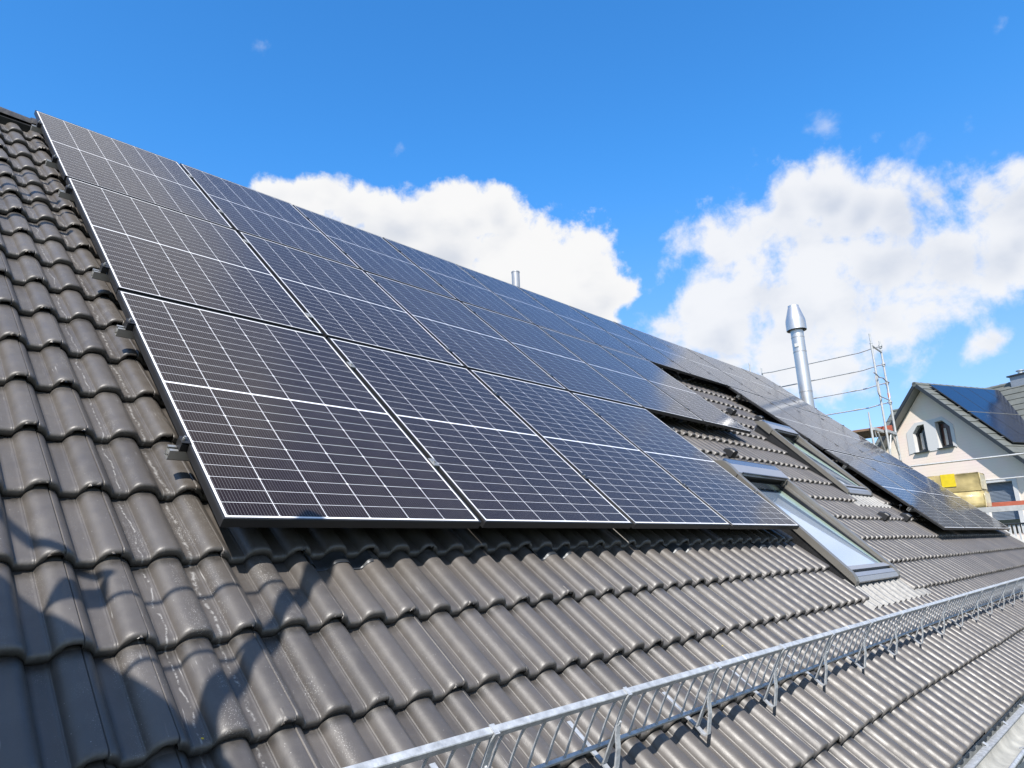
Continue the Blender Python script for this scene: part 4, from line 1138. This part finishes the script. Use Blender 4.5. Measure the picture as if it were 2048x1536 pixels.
# verge trim (dark), soffit boards and barge boards
mb = MB(); mb2 = MB()
for dd, L_ in ((dnR, 5.6), (dnL, 4.3)):
    Nn = rdir.cross(dd).normalized()
    if Nn.z < 0: Nn = -Nn
    a, b_ = Aap, Aap + dd * L_
    mb.hexa([a + NN * .02 - Nn * .10, b_ + NN * .02 - Nn * .10, b_ - NN * .02 - Nn * .10, a - NN * .02 - Nn * .10, a + NN * .02 + Nn * .03, b_ + NN * .02 + Nn * .03, b_ - NN * .02 + Nn * .03, a - NN * .02 + Nn * .03])
    mb2.hexa([a - NN * .022 - Nn * .115, b_ - NN * .022 - Nn * .115, b_ - NN * .42 - Nn * .115, a - NN * .42 - Nn * .115, a - NN * .022 - Nn * .10, b_ - NN * .022 - Nn * .10, b_ - NN * .42 - Nn * .10, a - NN * .42 - Nn * .10])
npart('verge_trim', mb, 'anthra')
npart('soffit', mb2, 'soffit')
mb = MB(); a = W(6.93, mrz, -mL); b_ = a + dnM * 5.8
mb.hexa([a - Vector((0, 0, .2)), b_ - Vector((0, 0, .2)), b_ - NS * .04 - Vector((0, 0, .2)), a - NS * .04 - Vector((0, 0, .2)), a + Vector((0, 0, .02)), b_ + Vector((0, 0, .02)), b_ - NS * .04 + Vector((0, 0, .02)), a - NS * .04 + Vector((0, 0, .02))])
npart('verge_trim', mb, 'anthra')
# valley flashing
va = Aap + rdir * 5.35; 
vb = W(ns_a - 3.4, nz_a - 3.4 * tp + .05, -(mL - (mrz - (nz_a - 3.4 * tp)) / math.tan(pm)))
npart('valley', MB().tube([va + Vector((0, 0, .02)), vb + Vector((0, 0, .02))], .045, 8), 'anthra', smooth=True)
# gable windows: deep chamfered recesses
def surround(poly, grow, depth, name, parent):
    """white plaster frame around a recess and the reveal walls"""
    n = len(poly); cx = sum(p[0] for p in poly) / n; cz = sum(p[1] for p in poly) / n
    mb = MB()
    for i in range(n):
        a, b_ = poly[i], poly[(i + 1) % n]
        mb.add([W(a[0], a[1], .02), W(b_[0], b_[1], .02), W(b_[0], b_[1], -depth), W(a[0], a[1], -depth)], [(0, 1, 2, 3)])
    return npart(name, mb, 'whitetrim', parent)
for wi, (poly, pm_, lab) in enumerate(((holes_w[0], 'pane', 'left'), (holes_w[1], 'brownpane', 'right'))):
    w = part_empty('window', nb)
    surround(poly, .1, .26, 'reveal', w)
    s0, s1 = max(p[0] for p in poly), min(p[0] for p in poly); z0 = min(p[1] for p in poly)
    mb = MB(); mb.poly([W(s, z, -.24) for s, z in poly], -NN * .03); npart('pane', mb, pm_, w)
    cx = (s0 + s1) / 2; cz = (z0 + max(p[1] for p in poly)) / 2
    mb = MB(); n = len(poly)
    for i in range(n):
        a, b_ = poly[i], poly[(i + 1) % n]
        def inn(p): 
            d = Vector((cx - p[0], cz - p[1])); d.normalize(); return (p[0] + d.x * .10, p[1] + d.y * .10)
        ai, bi = inn(a), inn(b_)
        mb.hexa([W(a[0], a[1], -.235), W(b_[0], b_[1], -.235), W(bi[0], bi[1], -.235), W(ai[0], ai[1], -.235), W(a[0], a[1], -.19), W(b_[0], b_[1], -.19), W(bi[0], bi[1], -.19), W(ai[0], ai[1], -.19)])
    npart('frame', mb, 'anthra', w)
    mb = MB(); cs = s0 - .17
    mb.hexa([W(cs, z0 + .1, -.236), W(cs - .11, z0 + .1, -.236), W(cs - .11, z0 + .1, -.21), W(cs, z0 + .1, -.21), W(cs, z0 + .80, -.236), W(cs - .11, z0 + .80, -.236), W(cs - .11, z0 + .80, -.21), W(cs, z0 + .80, -.21)])
    npart('curtain', mb, 'curtain', w)
    mb = MB(); mb.hexa([W(s0 + .05, z0 - .04, -.2), W(s1 - .05, z0 - .04, -.2), W(s1 - .05, z0 - .05, .10), W(s0 + .05, z0 - .05, .10), W(s0 + .05, z0, -.2), W(s1 - .05, z0, -.2), W(s1 - .05, z0 - .01, .10), W(s0 + .05, z0 - .01, .10)])
    npart('sill', mb, 'anthra', w)
# raised white surround joining the two windows (ring quads around the openings)
mb = MB()
outer = [(2.62, 3.50), (2.58, 4.44), (2.12, 4.80), (1.47, 4.78), (0.88, 4.82), (0.47, 4.42), (0.47, 3.50)]
def band(pts_in, pts_out):
    for i in range(len(pts_in) - 1):
        a, b_, c_, d_ = pts_in[i], pts_in[i + 1], pts_out[i + 1], pts_out[i]
        q4 = [W(a[0], a[1], .0), W(b_[0], b_[1], .0), W(c_[0], c_[1], .0), W(d_[0], d_[1], .0)]
        mb.hexa(q4 + [p + NN * .022 for p in q4])
band([(2.292, 3.55), (2.292, 4.362), (2.022, 4.662), (1.718, 4.672)], [(2.62, 3.50), (2.58, 4.44), (2.12, 4.80), (1.718, 4.80)])
band([(1.222, 4.662), (0.908, 4.684), (0.616, 4.384), (0.616, 3.57)], [(1.222, 4.80), (0.88, 4.84), (0.47, 4.42), (0.47, 3.50)])
mb.hexa([W(1.718, 3.5, .0), W(1.222, 3.5, .0), W(1.222, 4.8, .0), W(1.718, 4.8, .0), W(1.718, 3.5, .022), W(1.222, 3.5, .022), W(1.222, 4.8, .022), W(1.718, 4.8, .022)])
npart('window_surround', mb, 'whitetrim')
# balcony door with half drawn roller shutter
w = part_empty('balcony_door', nb)
surround(holes_w[2], .1, .2, 'reveal', w)
mb = MB()
for i in range(30):
    z1_ = 1.92 - i * .05
    if z1_ < .52: break
    mb.hexa([W(-0.27, z1_ - .048, -.15), W(-1.33, z1_ - .048, -.15), W(-1.33, z1_ - .048, -.12), W(-0.27, z1_ - .048, -.12), W(-0.27, z1_ - .006, -.15), W(-1.33, z1_ - .006, -.15), W(-1.33, z1_ - .006, -.135), W(-0.27, z1_ - .006, -.135)])
npart('roller_shutter', mb, 'shutter', w)
mb = MB(); mb.poly([W(-.26, 0, -.18), W(-1.34, 0, -.18), W(-1.34, 1.93, -.18), W(-.26, 1.93, -.18)], -NN * .02); npart('pane', mb, 'pane', w)
mb = MB()
for (sa, sb, za, zb) in ((-.10, -.262, 0, 2.06), (-1.338, -1.50, 0, 2.06), (-.262, -1.338, 1.932, 2.06)):
    mb.hexa([W(sa, za, 0), W(sb, za, 0), W(sb, zb, 0), W(sa, zb, 0), W(sa, za, .025), W(sb, za, .025), W(sb, zb, .025), W(sa, zb, .025)])
npart('door_surround', mb, 'whitetrim', w)
# balcony balustrade with white slats
bal = part_empty('balcony', nb)
npart('slab', MB().hexa([W(.6, -.75, 0), W(-3.4, -.75, 0), W(-3.4, -.75, .95), W(.6, -.75, .95), W(.6, -.6, 0), W(-3.4, -.6, 0), W(-3.4, -.6, .95), W(.6, -.6, .95)]), 'whitetrim', bal)
npart('handrail', MB().tube([W(.55, .33, .92), W(-3.4, .33, .92)], .03, 8), 'anthra', bal)
mb = MB(); s = .5
while s > -3.3:
    mb.hexa([W(s, -.55, .89), W(s - .07, -.55, .89), W(s - .07, -.55, .91), W(s, -.55, .91), W(s, .32, .89), W(s - .07, .32, .89), W(s - .07, .32, .91), W(s, .32, .91)]); s -= .16
npart('balusters', mb, 'whitetrim', bal)
# chimney on the main ridge
mb = MB(); ch = []
def chbox(mb, s0, s1, l0, l1, z0, z1):
    mb.hexa([W(s0, z0, -l0), W(s1, z0, -l0), W(s1, z0, -l1), W(s0, z0, -l1), W(s0, z1, -l0), W(s1, z1, -l0), W(s1, z1, -l1), W(s0, z1, -l1)])
chm = part_empty('chimney', nb)
mb = MB(); chbox(mb, .72, -.45, 4.75, 5.5, 5.6, 6.78); npart('stack', mb, 'chim', chm)
mb = MB(); chbox(mb, .80, -.53, 4.67, 5.58, 6.78, 6.84); npart('cover', mb, 'anthra', chm)
mb = MB(); mb.tube([W(.42, 6.84, -5.1), W(.42, 7.02, -5.1)], .11, 14); mb.tube([W(.42, 7.02, -5.1), W(.42, 7.05, -5.1)], .17, 14); npart('flue_pipe', mb, 'steel', chm, True)
# navy panels on the right hand slope (stand on the roof: things of their own)
NnR = rdir.cross(dnR).normalized()
if NnR.z < 0: NnR = -NnR
q_ = 0
for r_, (d0, d1, ncol) in enumerate(((0.20, 2.235, 4), (2.275, 4.31, 3))):
    for c_ in range(ncol):
        a0 = 0.62 + c_ * 1.17; a1 = a0 + 1.15
        orig = Aap + rdir * a0 + dnR * d1 + NnR * .10
        rows = ('upper', 'lower')[r_]
        t = thing('solar_module', 'dark blue panel on the neighbour roof, %s from the gable, %s row' % (ORD[c_], rows), 'solar panel', orig, group='solar panels on the neighbour roof')
        mb = MB(); A0 = Aap + NnR * .10 - orig
        def cn(a, d, z): return A0 + rdir * a + dnR * d + NnR * z
        mb.hexa([cn(a0, d0, 0), cn(a1, d0, 0), cn(a1, d1, 0), cn(a0, d1, 0), cn(a0, d0, .035), cn(a1, d0, .035), cn(a1, d1, .035), cn(a0, d1, .035)])
        mb.build('frame', 'anthra', t)
        e = .012
        mb = MB(); mb.hexa([cn(a0 + e, d0 + e, .034), cn(a1 - e, d0 + e, .034), cn(a1 - e, d1 - e, .034), cn(a0 + e, d1 - e, .034), cn(a0 + e, d0 + e, .037), cn(a1 - e, d0 + e, .037), cn(a1 - e, d1 - e, .037), cn(a0 + e, d1 - e, .037)])
        mb.build('glass', 'navy', t)
for i, dd in enumerate((0.6, 1.85, 2.255, 2.75, 3.9)):
    if i == 2:
        orig = Aap + rdir * .55 + dnR * dd + NnR * .135
        t = thing('mounting_rail', 'bright thin rail between the two rows of neighbour panels', 'mounting rail', orig)
        MB().tube([Vector((0, 0, 0)), rdir * 4.6], .012, 6).build('profile', 'alu', t)
    else:
        orig = Aap + rdir * .50 + dnR * dd + NnR * .07
        t = thing('mounting_rail', '%s rail end sticking out beside the neighbour roof panels' % ('topmost', 'second', '', 'third', 'lowest')[i], 'mounting rail', orig, group='rails under the neighbour panels')
        MB().tube([Vector((0, 0, 0)), rdir * 4.2], .022, 4).build('profile', 'alu', t)

# ------------------------------------------------------------------ unseen shadow casters added behind the camera to shade the left tiles
SV = SUN
def lift(u, v, tt, n=-0.145):
    return P(u, v, n) + SV * tt
# added sheet, outlined to throw the slanting shadow from out of view
t = thing('tarpaulin', 'large dark sheet hung on the near scaffold, outside the picture', 'tarpaulin', lift(-0.7, -0.6, 1.9))
o0 = t.location.copy()
def shape(pts, tt, thick, name, mat, parent, o0):
    mb = MB(); mb.poly([lift(u, v, tt) - o0 for u, v in pts], SV * thick); return mb.build(name, mat, parent)
shape([(-0.60, 0.02), (-0.556, -0.048), (-0.483, -0.166), (-0.396, -0.29), (-0.242, -0.543), (-0.205, -0.60), (-0.15, -0.72), (-0.10, -0.95), (-0.9, -1.3), (-1.6, -1.3), (-1.6, 0.9), (-1.0, 0.62)], 1.9, 0.01, 'sheet', 'black', t, o0)
t = thing('hose', 'thick black hose hanging from the near scaffold, outside the picture', 'hose', lift(0.3, -0.1, 2.3)); o0 = t.location.copy()  # unseen caster, bent to follow the curved shadow stripe
pts = [(0.44, 0.0), (0.365, -0.06), (0.318, -0.122), (0.214, -0.205), (0.113, -0.305), (0.031, -0.380), (-0.040, -0.450), (-0.111, -0.512), (-0.157, -0.566), (-0.184, -0.619), (-0.2, -0.72)]
MB().tube([lift(u, v, 2.3) - o0 for u, v in pts], 0.026, 10, rs=[.034, .034, .032, .028, .026, .026, .028, .034, .034, .032, .03]).build('tube', 'rope', t, True)
for i, pts in enumerate(([(-0.48, -0.166), (-0.40, -0.15), (-0.327, -0.148), (-0.18, -0.148), (-0.111, -0.142), (0.067, -0.138), (0.25, -0.135)],
                         [(-0.34, -0.400), (-0.276, -0.383), (-0.224, -0.382), (-0.137, -0.378), (-0.05, -0.383), (0.02, -0.36)],
                         [(-0.62, 0.36), (-0.54, 0.21), (-0.477, 0.09), (-0.377, 0.0), (-0.30, -0.05)])):
    t = thing('cable', ['upper thin black cable strung level behind the camera', 'lower thin black cable strung level behind the camera', 'slanting black cable strung behind the camera on the left'][i], 'cable', lift(*pts[0], 2.05)); o0 = t.location.copy()  # unseen strands added along the thin shadow lines
    MB().tube([lift(u, v, 2.05) - o0 for u, v in pts], (0.0085, 0.008, 0.017)[i], 8).build('strand', 'rope', t, True)
t = thing('bag', 'small dark cloth bag hooked on a cable behind the camera', 'bag', lift(-0.4, -0.1, 2.0)); o0 = t.location.copy()  # unseen caster, cut to the outline of its shadow
shape([(-0.49, -0.175), (-0.42, -0.066), (-0.35, -0.07), (-0.30, -0.035), (-0.33, -0.15), (-0.37, -0.155), (-0.42, -0.165)], 2.0, 0.03, 'cloth', 'rope', t, o0)
# unseen level tubes added high on the left to throw bands of shadow
for i, (va, r_) in enumerate(((3.93, .022), (3.49, .03), (3.30, .012), (2.98, .028))):
    t = thing('scaffold_tube', ['topmost', 'second', 'third', 'lowest'][i] + ' level scaffold tube beyond the left gable, outside the picture', 'scaffold tube', lift(-2.4, va, 1.7)); o0 = t.location.copy()
    MB().tube([lift(-2.6, va + .05, 1.7) - o0, lift(-0.02, va, 1.7) - o0], r_, 10).build('pipe', 'scaf', t, True)
